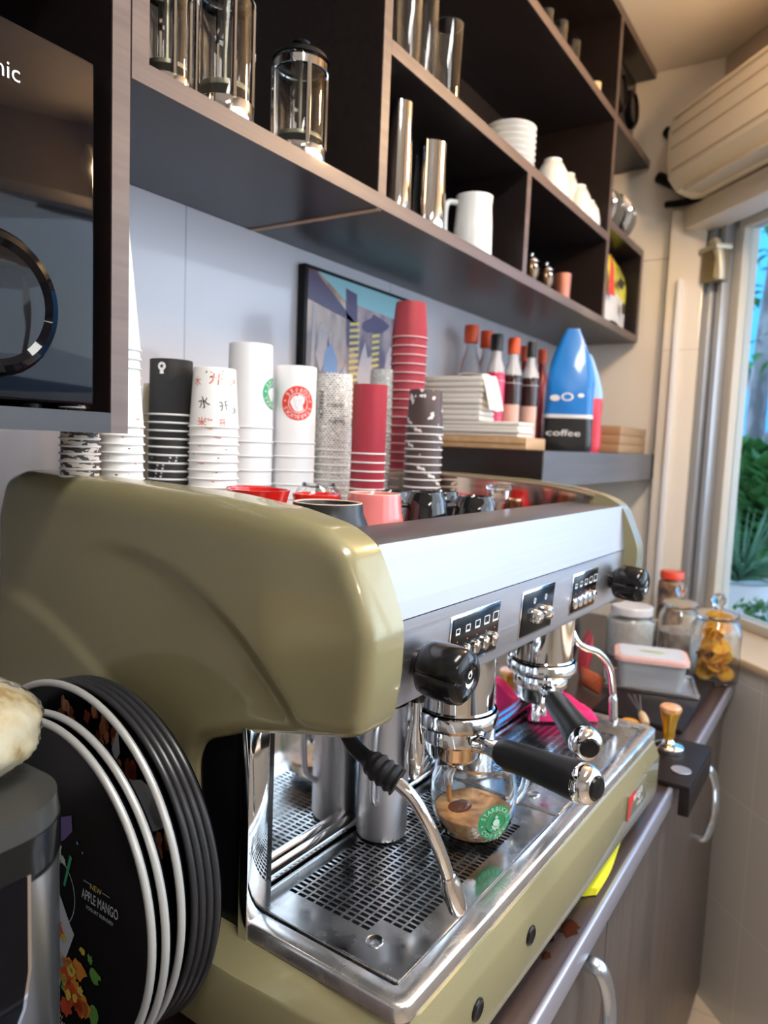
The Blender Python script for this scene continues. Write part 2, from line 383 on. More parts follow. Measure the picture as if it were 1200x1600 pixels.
def planter(label, name, u, n, w_, h_, potm, kind, nl, L, z=.84):
    t = othing(name, label, 'potted plant', u, n, z)
    bm = B(); lathe(bm, [(w_*.7, 0), (w_*.72, .004), (w_, h_), (w_*1.06, h_), (w_*1.06, h_-.02*1), (w_*.98, h_-.02)][:4] + [(w_*.93, h_), (w_*.9, h_-.015), (0.001, h_-.015)], seg=36)
    obj('pot', bm, potm, t)
    r_ = random.Random(nl); bm = B()
    for k in range(nl):
        a = r_.uniform(0, 2*PI); e = r_.uniform(.15, 1.35)
        d = Vector((math.cos(a) * math.cos(e), math.sin(a) * math.cos(e), math.sin(e)))
        if kind == 'aloe':
            p0 = Vector((0, 0, h_)); 
            tube(bm, [p0, p0 + d * L * .5, p0 + d * L * .85 + Vector((0, 0, L * .12)) * (1 if e > .6 else -1)], lambda t_: .011 * (1 - t_) + .001, seg=5, smooth=3, flat=.5)
        else:
            leaf(bm, Vector((r_.uniform(-w_, w_)*.8, r_.uniform(-w_, w_)*.8, h_ + r_.uniform(0, L*.8))), d, L*.35, L*.10)
    obj('leaves', bm, LEAFD if kind == 'aloe' else LEAF, t, fix=False)
    return t
planter('spiky aloe in a white pot outside the window', 'potted_aloe', -.27, -.40, .12, .17, mat('white_pot', (.75, .78, .80), .5), 'aloe', 70, .30)
planter('small green plant in a brown terracotta pot outside the window', 'potted_herb', .04, -.24, .06, .085, mat('terracotta', (.20, .075, .06), .6), 'herb', 120, .08)
planter('leafy green bush in a grey tub behind the aloe', 'potted_bush', -.60, -.80, .17, .15, mat('grey_tub', (.4, .42, .44), .6), 'herb', 700, .50)
planter('leafy green bush in a dark tub farther left behind the aloe', 'potted_bush', -1.12, -1.02, .15, .15, mat('dark_tub', (.2, .2, .22), .6), 'herb', 700, .56)

# ================================================================ COUNTER
CZ = .90; CY = .223
cu_ = struct('trim_counter_top', box(B(), -1.2, 2.04, CY + .008, WY, CZ - .035, CZ, .002), COUNTER)
del cu_['kind']; cu_.name = 'worktop'; tag(cu_, 'long dark brown laminate worktop under the espresso machine', 'worktop')
# far end of the worktop follows the angled wall
bm = B()
def wl_y(x): return .214 + (x - 2.02) * math.tan(WA)      # lower wall face
pts = [(2.04, CY + .008), (2.04, WY), (2.53, WY), (2.53, wl_y(2.53) + .0), (2.05, wl_y(2.05) + .0)]
prism(bm, pts, lambda p: Vector((p[0], p[1], CZ - .035)), lambda p: Vector((p[0], p[1], CZ))); obj('worktop_corner', bm, COUNTER, cu_)
obj('edge_highlight', box(B(), -1.2, 2.03, CY, CY + .009, CZ - .034, CZ + .001, .004, 3), mat('satin_edge_highlight', (.42, .42, .50), .28, .5), cu_)  # paler colour stands in for the window reflected along the rounded edge
def base_cabinet(label, x0, x1, hz, kind='door'):
    t = thing('base_cabinet', label, 'cabinet', ((x0 + x1) / 2, .55, 0), 0, None)
    t['_off'] = [(x0 + x1) / 2, .55, 0]
    obj('carcass', box(B(), x0 + .001, x1 - .001, .262, .9, .08, CZ - .036), CABFRONT, t)
    obj('plinth', box(B(), x0 + .001, x1 - .001, .31, .33, 0, .08), BLACKM, t)
    d = obj('door', box(B(), x0 + .002, x1 - .002, .24, .261, .085, CZ - .04, .0015), CABFRONT, t)
    return t, d
HST = mat('satin_handle', (.50, .55, .62), .25, .9)
def handle(d, x, z, L):
    t = d.parent; bm = B()
    tube(bm, [(x, .24, z), (x, .215, z - .004), (x + .012, .205, z - L * .25), (x - .004, .200, z - L * .5), (x + .012, .205, z - L * .75), (x, .215, z - L + .004), (x, .24, z - L)], .0065, flat=1.6, seg=12)
    sub('handle', bm, HST, d)
for i, (x0, x1, lab, hx, hz) in enumerate(((.06, .55, 'grey brown base cabinet nearest the camera below the worktop', .5, .78), (.55, .98, 'grey brown base cabinet with a wavy handle beside the dark gap', .865, .835), (.98, 1.30, 'narrow plain grey brown cabinet panel below the yellow sponge', None, 0), (1.30, 1.99, 'farthest grey brown base cabinet below the tamping mat', 1.66, .80))):
    t, d = base_cabinet(lab, x0, x1, 0)
    if hx: handle(d, hx, hz, .22 if i != 3 else .16)
# ================================================================ WALL SHELVES
SY = .657; T = .022
Z0, Z1, Z2 = 1.83, 2.085, 2.40
shelf = thing('wall_shelf', 'long dark laminate wall shelf with open bays over the counter', 'shelf', (1.5, WY, Z0), 0, None, (1.5, WY, Z0))
def board(name, x0, x1, z0, z1, y0=SY):
    o = obj(name, box(B(), x0, x1, y0 + .002, WY - .004, z0, z1), SHELF, shelf)
    sub('edge_band', box(B(), x0, x1, y0, y0 + .0025, z0, z1), SHELFED, o); return o
XE = 2.512
board('shelf_board', .507, XE, Z0, Z0 + T)
board('shelf_board', .982, 2.115, Z1 - T, Z1)
board('shelf_board', .982, XE, Z2 - T / 2, Z2 + T / 2)
board('shelf_board', 2.137, XE, 2.105, 2.127)
board('shelf_board', .507, XE, CEIL - T - .003, CEIL - .003)
for x, z0, z1 in ((.507, Z0 + T, CEIL - T - .003), (.96, Z0 + T, CEIL - T - .003), (1.53, Z0 + T, Z1 - T), (2.115, Z0 + T, Z2 - T/2), (2.115, Z2 + T/2, CEIL - T - .003), (XE - T, Z0 + T, 2.105)):
    board('divider', x, x + T - .0005, z0, z1)
obj('back_panel', box(B(), .507, XE, WY - .004, WY - .0005, Z0, CEIL - .003), mat('dark_back_panel', (.012, .008, .008), .5), shelf)
bm = B(); box(bm, .962, .974, SY + .003, WY - .004, Z0 - .0015, Z0 + .001)
obj('joint_strip', bm, mat('pale_joint', (.40, .27, .18), .5), shelf)
# low box shelf beyond the machine
GX = 1.51; GY = .575
lows = thing('box_shelf', 'thick dark box shelf on the wall holding bottles and napkins', 'shelf', (2.0, WY, 1.385), 0, None, (2.0, WY, 1.385))
obj('box_body', box(B(), GX, EX - .016, GY + .003, WY - .001, 1.385, 1.465, .001), SHELF, lows)
obj('front_panel', box(B(), GX, EX - .016, GY, GY + .003, 1.385, 1.465), GREYSH, lows)
# box holding the microwave
mb = thing('microwave_cabinet', 'dark open wall box that frames the black microwave', 'cabinet', (.2, WY, 1.468), 0, None, (.2, WY, 1.468))
def mboard(n, x0, x1, z0, z1):
    o = obj(n, box(B(), x0, x1, SY + .002, WY - .002, z0, z1), SHELF, mb); sub('edge_band', box(B(), x0, x1, SY, SY + .0022, z0, z1), SHELF if n != 'side_board' else SHELFED, o)
mboard('bottom_board', -.2, .484, 1.468, 1.489); mboard('side_board', .484, .505, 1.468, CEIL - .004); mboard('top_board', -.2, .484, 2.0, 2.02); mboard('far_side_board', -.22, -.2, 1.468, CEIL - .004)
o = obj('back_panel', box(B(), -.2, .484, WY - .006, WY - .002, 1.489, CEIL - .004), mat('box_back', (.01, .007, .007), .6), mb)
mic = thing('microwave_oven', 'glossy black microwave oven with a round lens on its door', 'microwave', (.18, .78, 1.489), 0, None, (.18, .78, 1.489))
obj('body', box(B(), -.10, .468, .682, .915, 1.494, 1.829, .004), BLACKP, mic)
obj('door', box(B(), -.10, .468, .662, .680, 1.495, 1.828, .003), BLACKG, mic)
bm = B()
lathe(bm, [(.066, 0), (.066, .006), (.062, .012), (.056, .014), (.050, .010), (.035, .012), (.001, .013)], axm((.358, .662, 1.580), (0, -1, 0)), 64)
obj('round_lens', bm, BLACKG, mic)
decal('brand_lettering', [place2d(text2d('Panasonic', .0215), 0, 0)], planemap((.349, .6617, 1.784), (1, 0, 0), (0, 0, 1), (0, -1, 0)), mat('silver_print', (.75, .75, .76), .4), mic)
for x in (-.06, .42):
    for y in (.70, .89): obj('foot', lathe(B(), [(.012, 0), (.012, .006)], Matrix.Translation((x, y, 1.489)), 16, True, True), BLACKM, mic)
# ================================================================ ESPRESSO MACHINE (machine frame, then rotated a touch)
MO = (.8165, .56, CZ)
M_ = thing('espresso_machine', 'large olive green and steel two group espresso machine on the counter', 'espresso machine', mw(MO[0], MO[1], MO[2]), PHI, None, MO)
MC = .8165
OUT = [(.320, 1.241), (.3135, 1.28), (.3125, 1.322), (.325, 1.354), (.341, 1.386), (.368, 1.400), (.42, 1.410), (.50, 1.417), (.62, 1.420), (.74, 1.421), (.81, 1.423), (.845, 1.412), (.862, 1.37), (.868, 1.2), (.868, .995), (.512, .995), (.508, 1.10), (.512, 1.165), (.503, 1.186), (.45, 1.207), (.38, 1.224), (.335, 1.233)]
def resample(poly, step, keep=.35):
    out = []
    n = len(poly)
    for i in range(n):
        a = Vector(poly[i]); b = Vector(poly[(i+1) % n]); k = max(1, round((b - a).length / step))
        for j in range(k): out.append(a.lerp(b, j / k))
    return out
def smoothpoly(poly, it=3, corners=()):
    for _ in range(it):
        n = len(poly); poly = [poly[i] if i in corners else (poly[i-1] + poly[i] * 2 + poly[(i+1) % n]) / 4 for i in range(n)]
    return poly
def sidepanel(mirror):
    pl = smoothpoly(resample(OUT, .006), 3); A = np.array([tuple(p) for p in pl]); n = len(pl)
    Bn = np.roll(A, -1, 0)
    def dist(p):
        p = np.array((p[0], p[1])); d = Bn - A; t = np.clip(((p - A) * d).sum(1) / (d * d).sum(1), 0, 1); q = A + d * t[:, None]
        return float(np.sqrt(((p - q) ** 2).sum(1)).min())
    def inside(p):
        x, y = p; c_ = ((A[:, 1] > y) != (Bn[:, 1] > y)) & (x < (Bn[:, 0] - A[:, 0]) * (y - A[:, 1]) / (Bn[:, 1] - A[:, 1] + 1e-12) + A[:, 0]); return c_.sum() % 2 == 1
    area2 = sum(A[i][0] * Bn[i][1] - Bn[i][0] * A[i][1] for i in range(n)); sg = 1 if area2 > 0 else -1
    ptsl = [Vector(p) for p in A]; nout = len(ptsl)
    for dd in (.0007, .0018, .0035, .006):
        for i in range(n):
            t = (Vector(A[(i+1) % n]) - Vector(A[i-1])).normalized(); nn = Vector((-t.y, t.x)) * sg
            q = Vector(A[i]) + nn * dd
            if inside(q) and dist(q) > dd * .93: ptsl.append(q)
    y = .32
    while y < .87:
        z = 1.0
        while z < 1.425:
            if inside((y, z)) and dist(np.array((y, z))) > .0075: ptsl.append(Vector((y, z)))
            z += .0045
        y += .0045
    v2, _, f2, _, _, _ = geometry.delaunay_2d_cdt(ptsl, [(i, (i+1) % nout) for i in range(nout)], [], 1, 1e-6)
    def sstep(t): t = min(1, max(0, t)); return t * t * (3 - 2 * t)
    # two pressed arcs on the flank
    def hgt(p):
        d = dist(np.array((p[0], p[1]))); fr = sstep((.43 - p[0]) / .08); R_ = .034 - .020 * fr; t = min(1, d / R_)
        h = (.020 - .005 * fr) * math.sqrt(max(0, 1 - (1 - t) ** 2.2))
        r1 = math.hypot(p[0] - .63, (p[1] - 1.03) * .97)              # big fan
        wgt = sstep((.70 - p[0]) / .18) * sstep(d / .03)
        h -= .0075 * sstep((.322 - r1) / .016) * wgt * (1 if p[1] > 1.1 else sstep((p[1]-1.0)/.1))
        r2 = math.hypot(p[0] - .86, (p[1] - .90))
        h += .0045 * sstep((.395 - r2) / .02) * sstep(d / .03)
        return h
    bm = B(); X0 = .457
    vs = [bm.verts.new((X0 - hgt(p), p[0], p[1])) for p in v2]
    for f in f2: bm.faces.new([vs[i] for i in f])
    # inner side and rim strip
    XI = .488
    inn = [bm.verts.new((XI, p[0], p[1])) for p in A]
    bm.verts.ensure_lookup_table()
    key = {(round(v.co.y, 6), round(v.co.z, 6)): v for v in vs}
    outv = [vs[i] for i in range(nout)] if len(v2) >= nout else None
    for i in range(n): bm.faces.new((outv[i], outv[(i+1) % n], inn[(i+1) % n], inn[i]))
    bm.faces.new(inn)
    if mirror:
        for v in bm.verts: v.co.x = 2 * MC - v.co.x
    return bm
obj('side_panel', sidepanel(False), GREEN, M_, sharp=50)
obj('side_panel', sidepanel(True), GREEN, M_, sharp=50)
XL, XR = .488, 2 * MC - .488
# lower body
def lower():
    bm = B()
    half = [(.466, .262), (.452, .268), (.441, .290), (.428, .36), (.422, .43), (.422, .86)]
    plan = half + [(2 * MC - x, y) for x, y in reversed(half)]
    topp = [(.470, .270), (.460, .274), (.452, .290), (.448, .36), (.447, .43), (.447, .86)]
    topl = topp + [(2 * MC - x, y) for x, y in reversed(topp)]
    cx = MC
    def ins(pl, d): return [(x + (d if x < cx else -d), y + (d if y < .8 else 0)) for x, y in pl]
    loops = [(ins(plan, .010), .922), (ins(plan, .002), .932), (plan, .945), (plan, .996), (ins(plan, .0015), 1.001), (topl, 1.0185), (ins(topl, .004), 1.020)]
    rows = [[bm.verts.new((x, y, z)) for x, y in pl] for pl, z in loops]; n = len(plan)
    for i in range(len(rows) - 1):
        for k in range(n): bm.faces.new((rows[i][k], rows[i][(k+1) % n], rows[i+1][(k+1) % n], rows[i+1][k]))
    bm.faces.new(rows[0]); bm.faces.new(rows[-1]); return bm
low = obj('lower_body', lower(), GREEN, M_, sharp=25)
for x, z in ((.556, .970), (.672, .975)):
    bm = B(); lathe(bm, [(.0001, .0015), (.006, .0015), (.0085, .003), (.010, .002), (.0105, -.002)], axm((x, .2625, z), (0, -1, 0)), 28); sub('screw_plug', bm, BLACKP, low)
for x in (.50, 2*MC-.50):
    for y in (.32, .82):
        bm = B(); lathe(bm, [(.022, 0), (.022, .012), (.016, .024)], Matrix.Translation((x, y, CZ + .0003)), 24, True, True); obj('foot', bm, BLACKM, M_)
# badge
pm = planemap((1.045, .2622, .975), (1, 0, 0), (0, 0, 1), (0, -1, 0))
bd = obj('badge', box(B(), 1.000, 1.092, .2600, .2625, .958, .994, .0008), mat('badge_grey', (.20, .185, .13), .4, .2), M_)
pm2 = planemap((1.046, .2600, .976), (1, 0, 0), (0, 0, 1), (0, -1, 0))
sb = decal('badge_field', [poly2d([(-.046, -.018), (-.036, -.018), (-.030, .002), (-.046, .002)]), poly2d([(-.046, .002), (-.012, .002), (-.012, .017), (-.046, .017)])], pm2, RED, bd, off=MO)
decal('badge_lettering', [place2d(text2d('wega', .022), 0, .008), place2d(text2d('Polaris', .012), .012, -.009)], pm2, WHITE, bd, layer=1, off=MO)
# black inner cheek + steel post on the near side, same on the far side
for mx in (0, 1):
    f = (lambda x: 2 * MC - x) if mx else (lambda x: x)
    def bx2(x0, x1, *a, **k): return box(B(), min(f(x0), f(x1)), max(f(x0), f(x1)), *a, **k)
    obj('inner_cheek', bx2(.453, .489, .452, .512, 1.0, 1.215), BLACKP, M_)
    obj('steel_post', bx2(.4455, .471, .4405, .4515, 1.002, 1.215, .001), MIRROR, M_)
# backsplash
bs = obj('backsplash', box(B(), .472, 2*MC-.472, .470, .474, 1.045, 1.236), MIRROR, M_)
obj('backsplash_ledge', box(B(), .472, 2*MC-.472, .456, .471, 1.044, 1.0505, .0012), STEEL, M_)
obj('lower_splash', box(B(), .472, 2*MC-.472, .464, .467, 1.022, 1.0435), MIRROR, M_)
bm = B(); box(bm, .668, .6695, .4692, .4701, 1.051, 1.236); box(bm, .964, .9655, .4692, .4701, 1.051, 1.236); sub('panel_seam', bm, BLACKM, bs)
# drip tray frame: raised steel rim around the grates
TX0, TX1, TY0, TY1, TZ = .447, 2*MC-.447, .272, .463, 1.033
def rrect(x0, x1, y0, y1, r, n=7):
    out = []
    for cx, cy, a0 in ((x1 - r, y1 - .001, None), (x0 + r, y1 - .001, None)): out.append((x1 if a0 is None and cx > (x0 + x1) / 2 else x0, y1))
    for cx, cy, a0 in ((x0 + r, y0 + r, PI), (x1 - r, y0 + r, 1.5 * PI)):
        for k in range(n + 1): a = a0 + PI / 2 * k / n; out.append((cx + r * math.cos(a), cy + r * math.sin(a)))
    return out
fl = [(0, 1.0195, .014), (0, 1.0315, .014), (.0012, 1.0338, .013), (.0035, 1.0348, .011), (.0185, 1.0340, .005), (.0200, 1.0330, .004), (.0200, 1.0235, .004)]
bm = B(); rows = [[bm.verts.new((x, y, z)) for x, y in rrect(TX0 + i_, TX1 - i_, TY0 + i_, .4515, r_)] for i_, z, r_ in fl]
for i in range(len(rows) - 1):
    for k in range(1, len(rows[0])): bm.faces.new((rows[i][k], rows[i][(k+1) % len(rows[0])], rows[i+1][(k+1) % len(rows[0])], rows[i+1][k]))
tr_ = obj('drip_tray_frame', bm, noisy(mat('satin_frame_steel', (.74, .72, .71), .25, .92), (40, 40, 40), .18, .32), M_, sharp=60)
obj('drip_basin', box(B(), TX0 + .02, TX1 - .02, TY0 + .018, TY1, 1.0202, 1.0235), DRIPD, M_)
def grate(x0, x1, y0, y1, name):
    bm = B(); pit, piy = .0068, .0108; zt = 1.0325; th = .0016
    rnd = random.Random(5)
    nx = int((x1 - x0) / pit); ny = int((y1 - y0) / piy); ox = (x1 - x0 - nx * pit) / 2; oy = (y1 - y0 - ny * piy) / 2
    vc = {}
    def V(x, y):
        k = (round(x, 5), round(y, 5))
        if k not in vc: vc[k] = bm.verts.new((x, y, zt))
        return vc[k]
    def quad(a, b, c_, d): 
        if b - a > 1e-6 and d - c_ > 1e-6: bm.faces.new((V(a, c_), V(b, c_), V(b, d), V(a, d)))
    holes = set()
    for i in range(nx):
        for j in range(ny):
            if 5 <= i < nx - 5 and 2 <= j < ny - 1:
                u_, v_ = i / nx, j / ny
                if u_ < .16 and v_ < .45 - u_ * 1.2: continue
                if u_ > .84 and v_ < .45 - (1 - u_) * 1.2: continue
                holes.add((i, j))
    for i in range(nx):
        for j in range(ny):
            a = x0 + ox + i * pit; b = a + pit; c_ = y0 + oy + j * piy; d = c_ + piy
            if (i, j) in holes:
                g1, g2 = .0013, .0011
                quad(a, a + g1, c_, d); quad(b - g1, b, c_, d)
                bm.faces.new((V(a + g1, c_), V(b - g1, c_), V(b - g1, c_ + g2), V(a + g1, c_ + g2)))
                bm.faces.new((V(a + g1, d - g2), V(b - g1, d - g2), V(b - g1, d), V(a + g1, d)))
            else: quad(a, b, c_, d)
    if ox > 1e-6: quad(x0, x0 + ox, y0, y1); quad(x1 - ox, x1, y0, y1)
    if oy > 1e-6: quad(x0 + ox, x1 - ox, y0, y0 + oy); quad(x0 + ox, x1 - ox, y1 - oy, y1)
    r = bmesh.ops.extrude_face_region(bm, geom=bm.faces[:]); vs = [g for g in r['geom'] if isinstance(g, bmesh.types.BMVert)]
    bmesh.ops.translate(bm, verts=vs, vec=(0, 0, -th))
    # raised lip round the plate
    for q in ((x0, x1, y0, y0 + .002), (x0, x1, y1 - .002, y1), (x0, x0 + .002, y0 + .002, y1 - .002), (x1 - .002, x1, y0 + .002, y1 - .002)): box(bm, *q, zt - .004, zt + .0018, .0006)
    g = obj(name, bm, TRAYST, M_, fix=True)
    bm = B(); cx_ = x0 + .030; cy_ = y0 + .045
    lathe(bm, [(.0001, zt + .0006), (.0062, zt + .0006), (.0075, zt + .0012), (.008, zt)], Matrix.Translation((cx_, cy_, 0)), 24)
    sub('finger_hole', bm, TRAYST, g); return g
grate(TX0 + .0235, MC - .001, TY0 + .0205, TY1 - .002, 'drip_grate')
grate(MC + .001, TX1 - .0235, TY0 + .0205, TY1 - .002, 'drip_grate')
# head: upper slanted panel, control panel, underside, top rail, cup tray
bm = B(); prism(bm, [(.3415, 1.3855), (.3315, 1.3195), (.345, 1.3195), (.352, 1.3855)], lambda p: Vector((XL, p[0], p[1])), lambda p: Vector((XR, p[0], p[1]))); obj('upper_panel', bm, noisy(mat('pale_brushed_panel', (.42, .41, .45), .4, .85), (2, 300, 300), .42, .5), M_)
bm = B(); prism(bm, [(.3325, 1.318), (.3375, 1.238), (.348, 1.236), (.348, 1.318)], lambda p: Vector((XL, p[0], p[1])), lambda p: Vector((XR, p[0], p[1]))); bmesh.ops.bevel(bm, geom=[e for e in bm.edges if abs(e.verts[0].co.x - e.verts[1].co.x) > .1 and e.verts[0].co.z < 1.24 and e.verts[0].co.y < .34], offset=.004, segments=3, affect='EDGES', profile=.5)
cp = obj('control_panel', bm, BRUSH, M_)
obj('underside', box(B(), XL, XR, .348, .515, 1.236, 1.239), BLACKM, M_)
obj('top_rail', box(B(), XL, XR, .342, .428, 1.380, 1.386, .001), mat('dark_rail_steel', (.26, .25, .26), .35, .8), M_)
obj('rail_inner_wall', box(B(), XL, XR, .426, .429, 1.352, 1.380), STEEL, M_)
obj('cup_tray', box(B(), XL, XR, .429, .855, 1.345, 1.352), noisy(mat('cup_tray_steel', (.5, .5, .51), .3, 1), (30, 30, 30), .2, .4), M_)
obj('rear_wall', box(B(), XL, XR, .855, .860, 1.0, 1.40), STEEL, M_)
obj('boiler_case', box(B(), XL, XR, .516, .854, 1.0, 1.344), BLACKM, M_)
rg = B(); tube(rg, [(XR - .004, .84, 1.406), (XR - .004, .68, 1.4165), (XR - .004, .565, 1.414), (XR - .004, .469, 1.410), (XR - .004, .385, 1.399)], .0028)
obj('cup_rail', rg, mat('bronze_rail', (.45, .36, .27), .3, .6), M_)
obj('inner_plate', prism(B(), [(.392, 1.3865), (.392, 1.399), (.43, 1.406), (.50, 1.4125), (.62, 1.4155), (.74, 1.4165), (.81, 1.4175), (.84, 1.405), (.85, 1.3525), (.4295, 1.3525), (.4295, 1.3865)], lambda p: Vector((XR - .0035, p[0], p[1])), lambda p: Vector((XR - .0002, p[0], p[1]))), mat('bronze_steel', (.62, .53, .45), .12, 1), M_)
# keypads and gauge
def faceframe(x, z):                              # point on the control panel plus its axes
    t = (1.318 - z) / .08; y = .3325 + .005 * t
    n = Vector((0, -.08, -.005)).normalized(); v = Vector((0, -.005, .08)).normalized()
    return Vector((x, y, z)), n, v
KPB = mat('keypad_black', (.006, .006, .007), .2, spec=.3)
def keypad(x0, x1, z0, z1, gauge=False):
    o, n, v = faceframe((x0 + x1) / 2, (z0 + z1) / 2); W, H = (x1 - x0), (z1 - z0)
    Mx = Matrix.Translation(o) @ Matrix(((1, 0, 0, 0), (0, v.y, n.y, 0), (0, v.z, n.z, 0), (0, 0, 0, 1)))
    bm = box(B(), -W/2 - .003, W/2 + .003, -H/2 - .003, H/2 + .003, -.001, .0012, .001); bmesh.ops.transform(bm, matrix=Mx, verts=bm.verts)
    k = obj('gauge_plate' if gauge else 'keypad', bm, STEEL, M_)
    bm = box(B(), -W/2, W/2, -H/2, H/2, .001, .0022, .0008); bmesh.ops.transform(bm, matrix=Mx, verts=bm.verts); sub('black_face', bm, KPB, k)
    pmx = lambda x, y, h: Mx @ Vector((x, y, .0023 + h))
    if not gauge:
        ic = []
        for i in range(5):
            cx = (-.4 + .2 * i) * W; s = .0042 + .0006 * i
            for q in (((cx - s, H*.16), (cx + s, H*.16), (cx + s, H*.18+.0012), (cx - s, H*.18+.0012)), ((cx - s, H*.16), (cx - s + .0012, H*.16), (cx - s + .0012, H*.16 + s*1.6), (cx - s, H*.16 + s*1.6)), ((cx + s - .0012, H*.16), (cx + s, H*.16), (cx + s, H*.16 + s*1.6), (cx + s - .0012, H*.16 + s*1.6)), ((cx - s, H*.16 + s*1.6 - .001), (cx + s, H*.16 + s*1.6 - .001), (cx + s, H*.16 + s*1.6), (cx - s, H*.16 + s*1.6))): ic.append(poly2d(q))
        decal('cup_icon', ic, pmx, WHITE, k, off=MO)
        for i in range(5):
            bm = B(); lathe(bm, [(.0066, .002), (.0066, .0045), (.0055, .006), (.0001, .0064)], Mx @ Matrix.Translation(((-.4 + .2 * i) * W, -H * .24, 0)) @ Matrix.Diagonal((1, 1.15, 1, 1)), 24); sub('button', bm, CHROME, k)
        bm = B()
        for i in range(5): lathe(bm, [(.001, .0028), (.0001, .003)], Mx @ Matrix.Translation(((-.4 + .2 * i) * W, H * .02, 0)), 8)
        sub('indicator_light', bm, ORANGE, k)
    else:
        for i in (0, 1):
            bm = B(); lathe(bm, [(.0085, .002), (.0085, .009), (.0065, .013), (.0001, .0135)], Mx @ Matrix.Translation(((-.16 + .36 * i) * W, -.08 * H, 0)), 28); sub('switch', bm, CHROME, k)
        ic = [disc2d(.0035, (-.16 + .36 * i) * W, H * .28, 18, .0026) for i in (0, 1)] + [poly2d([((-.16 + .36*i)*W - .0006, H*.2), ((-.16 + .36*i)*W + .0006, H*.2), ((-.16 + .36*i)*W + .0006, H*.34), ((-.16 + .36*i)*W - .0006, H*.34)]) for i in (0, 1)]
        decal('symbol', ic, pmx, WHITE, k, off=MO)
keypad(.604, .706, 1.254, 1.303); keypad(.768, .860, 1.252, 1.303, True); keypad(.928, 1.022, 1.253, 1.303)
# steam knobs
def knob(x, z):
    o, n, v = faceframe(x, z)
    Mx = Matrix.Translation(o) @ Matrix(((1, 0, 0, 0), (0, v.y, n.y, 0), (0, v.z, n.z, 0), (0, 0, 0, 1)))
    bm = B(); lathe(bm, [(.013, -.001), (.013, .006), (.011, .009)], Mx, 28, False, True); st = obj('knob_collar', bm, BLACKP, M_)
    mod = lambda a, zz: 1 + .085 * (abs(math.cos(1.5 * a)) ** .4 * 2 - 1.35)
    bm = B(); lathe(bm, [(.0001, .0075), (.019, .0078), (.0228, .011), (.0246, .018), (.0250, .030), (.0248, .042), (.0232, .0495), (.019, .0530), (.0140, .0540), (.0135, .0532), (.0001, .0532)], Mx, 72, mod=mod)
    k = obj('steam_knob', bm, BLACKP, M_, sharp=60)
    pmx = lambda x_, y_, h: Mx @ Vector((x_, y_, .0534 + h))
    g = [disc2d(.0036, 0, .0035, 18, .0024), poly2d([(-.0075, -.001), (-.0045, -.0035), (0, -.0045), (.0045, -.0035), (.0075, -.001), (.006, -.0055), (.002, -.0085), (-.002, -.0085), (-.006, -.0055)]),
         poly2d([(-.0032, .004), (-.0018, .0075), (-.0002, .0055), (-.002, .003)]), poly2d([(.0032, .004), (.0018, .0085), (.0002, .0055), (.002, .003)])]
    decal('cup_symbol', g, pmx, WHITE, k, off=MO)
knob(.547, 1.274); knob(1.092, 1.278)
# group heads
GCX = (.722, .972); GCY = .388
for gx in GCX:
    bm = B(); lathe(bm, [(.043, 1.237), (.043, 1.176), (.0445, 1.174), (.0445, 1.160), (.036, 1.158), (.036, 1.166), (.0001, 1.167)], Matrix.Translation((gx, GCY, 0)), 56); g = obj('group_head', bm, CHROME, M_)
    bm = B(); lathe(bm, [(.0475, 1.1725), (.049, 1.170), (.049, 1.158), (.046, 1.154), (.0385, 1.154), (.0385, 1.158)], Matrix.Translation((gx, GCY, 0)), 56); sub('locking_ring', bm, STEEL, g)
    bm = box(B(), gx - .035, gx + .035, GCY + .03, .469, 1.19, 1.237, .004); sub('neck', bm, STEEL, g)
# wands
def wand(name, pts, r, tip, grip=None, ts=1):
    bm = B(); tube(bm, pts, r, seg=18, smooth=8); o = obj(name, bm, CHROME, M_, sharp=60)
    if tip:
        d = (Vector(pts[-1]) - Vector(pts[-2])).normalized(); p = Vector(pts[-1])
        bm = B(); lathe(bm, [(r + .0002, -.001), (r + .0012, .0), (r + .0014, .004), (.0092 * ts, .008), (.0096 * ts, .028), (.0088 * ts, .038), (.0060 * ts, .0425), (.0001, .043)], axm(p - d * .003, d), 24); t = sub('steam_tip', bm, STEEL, o)
    if grip:
        bm = B(); tube(bm, grip[0], grip[1], seg=20, smooth=12); sub('rubber_grip', bm, BLACKR, o)
    bm = B(); bmesh.ops.create_uvsphere(bm, u_segments=24, v_segments=16, radius=.0105, matrix=Matrix.Translation(pts[0])); sub('ball_joint', bm, BLACKP, o)
    return o
W0 = (.560, .395, 1.232)
W0 = (.512, .395, 1.222)
wp_ = [W0, (.506, .372, 1.199), (.505, .338, 1.1855), (.511, .315, 1.171), (.518, .302, 1.150), (.531, .293, 1.116), (.541, .2895, 1.090)]
wand('steam_wand', wp_, .0058, True, ([(.509, .385, 1.210), (.506, .372, 1.199), (.505, .355, 1.192), (.505, .338, 1.1855), (.508, .325, 1.179)], lambda t: .0070 + (.0050 + .0009 * math.sin(t * 60)) * max(0, min(1, (t - .45) / .15)) ))
wand('steam_wand', [(1.040, .385, 1.232), (1.042, .366, 1.190), (1.060, .357, 1.175), (1.091, .345, 1.162), (1.120, .335, 1.134), (1.135, .332, 1.095), (1.133, .330, 1.080)], .0055, True, None, .72)
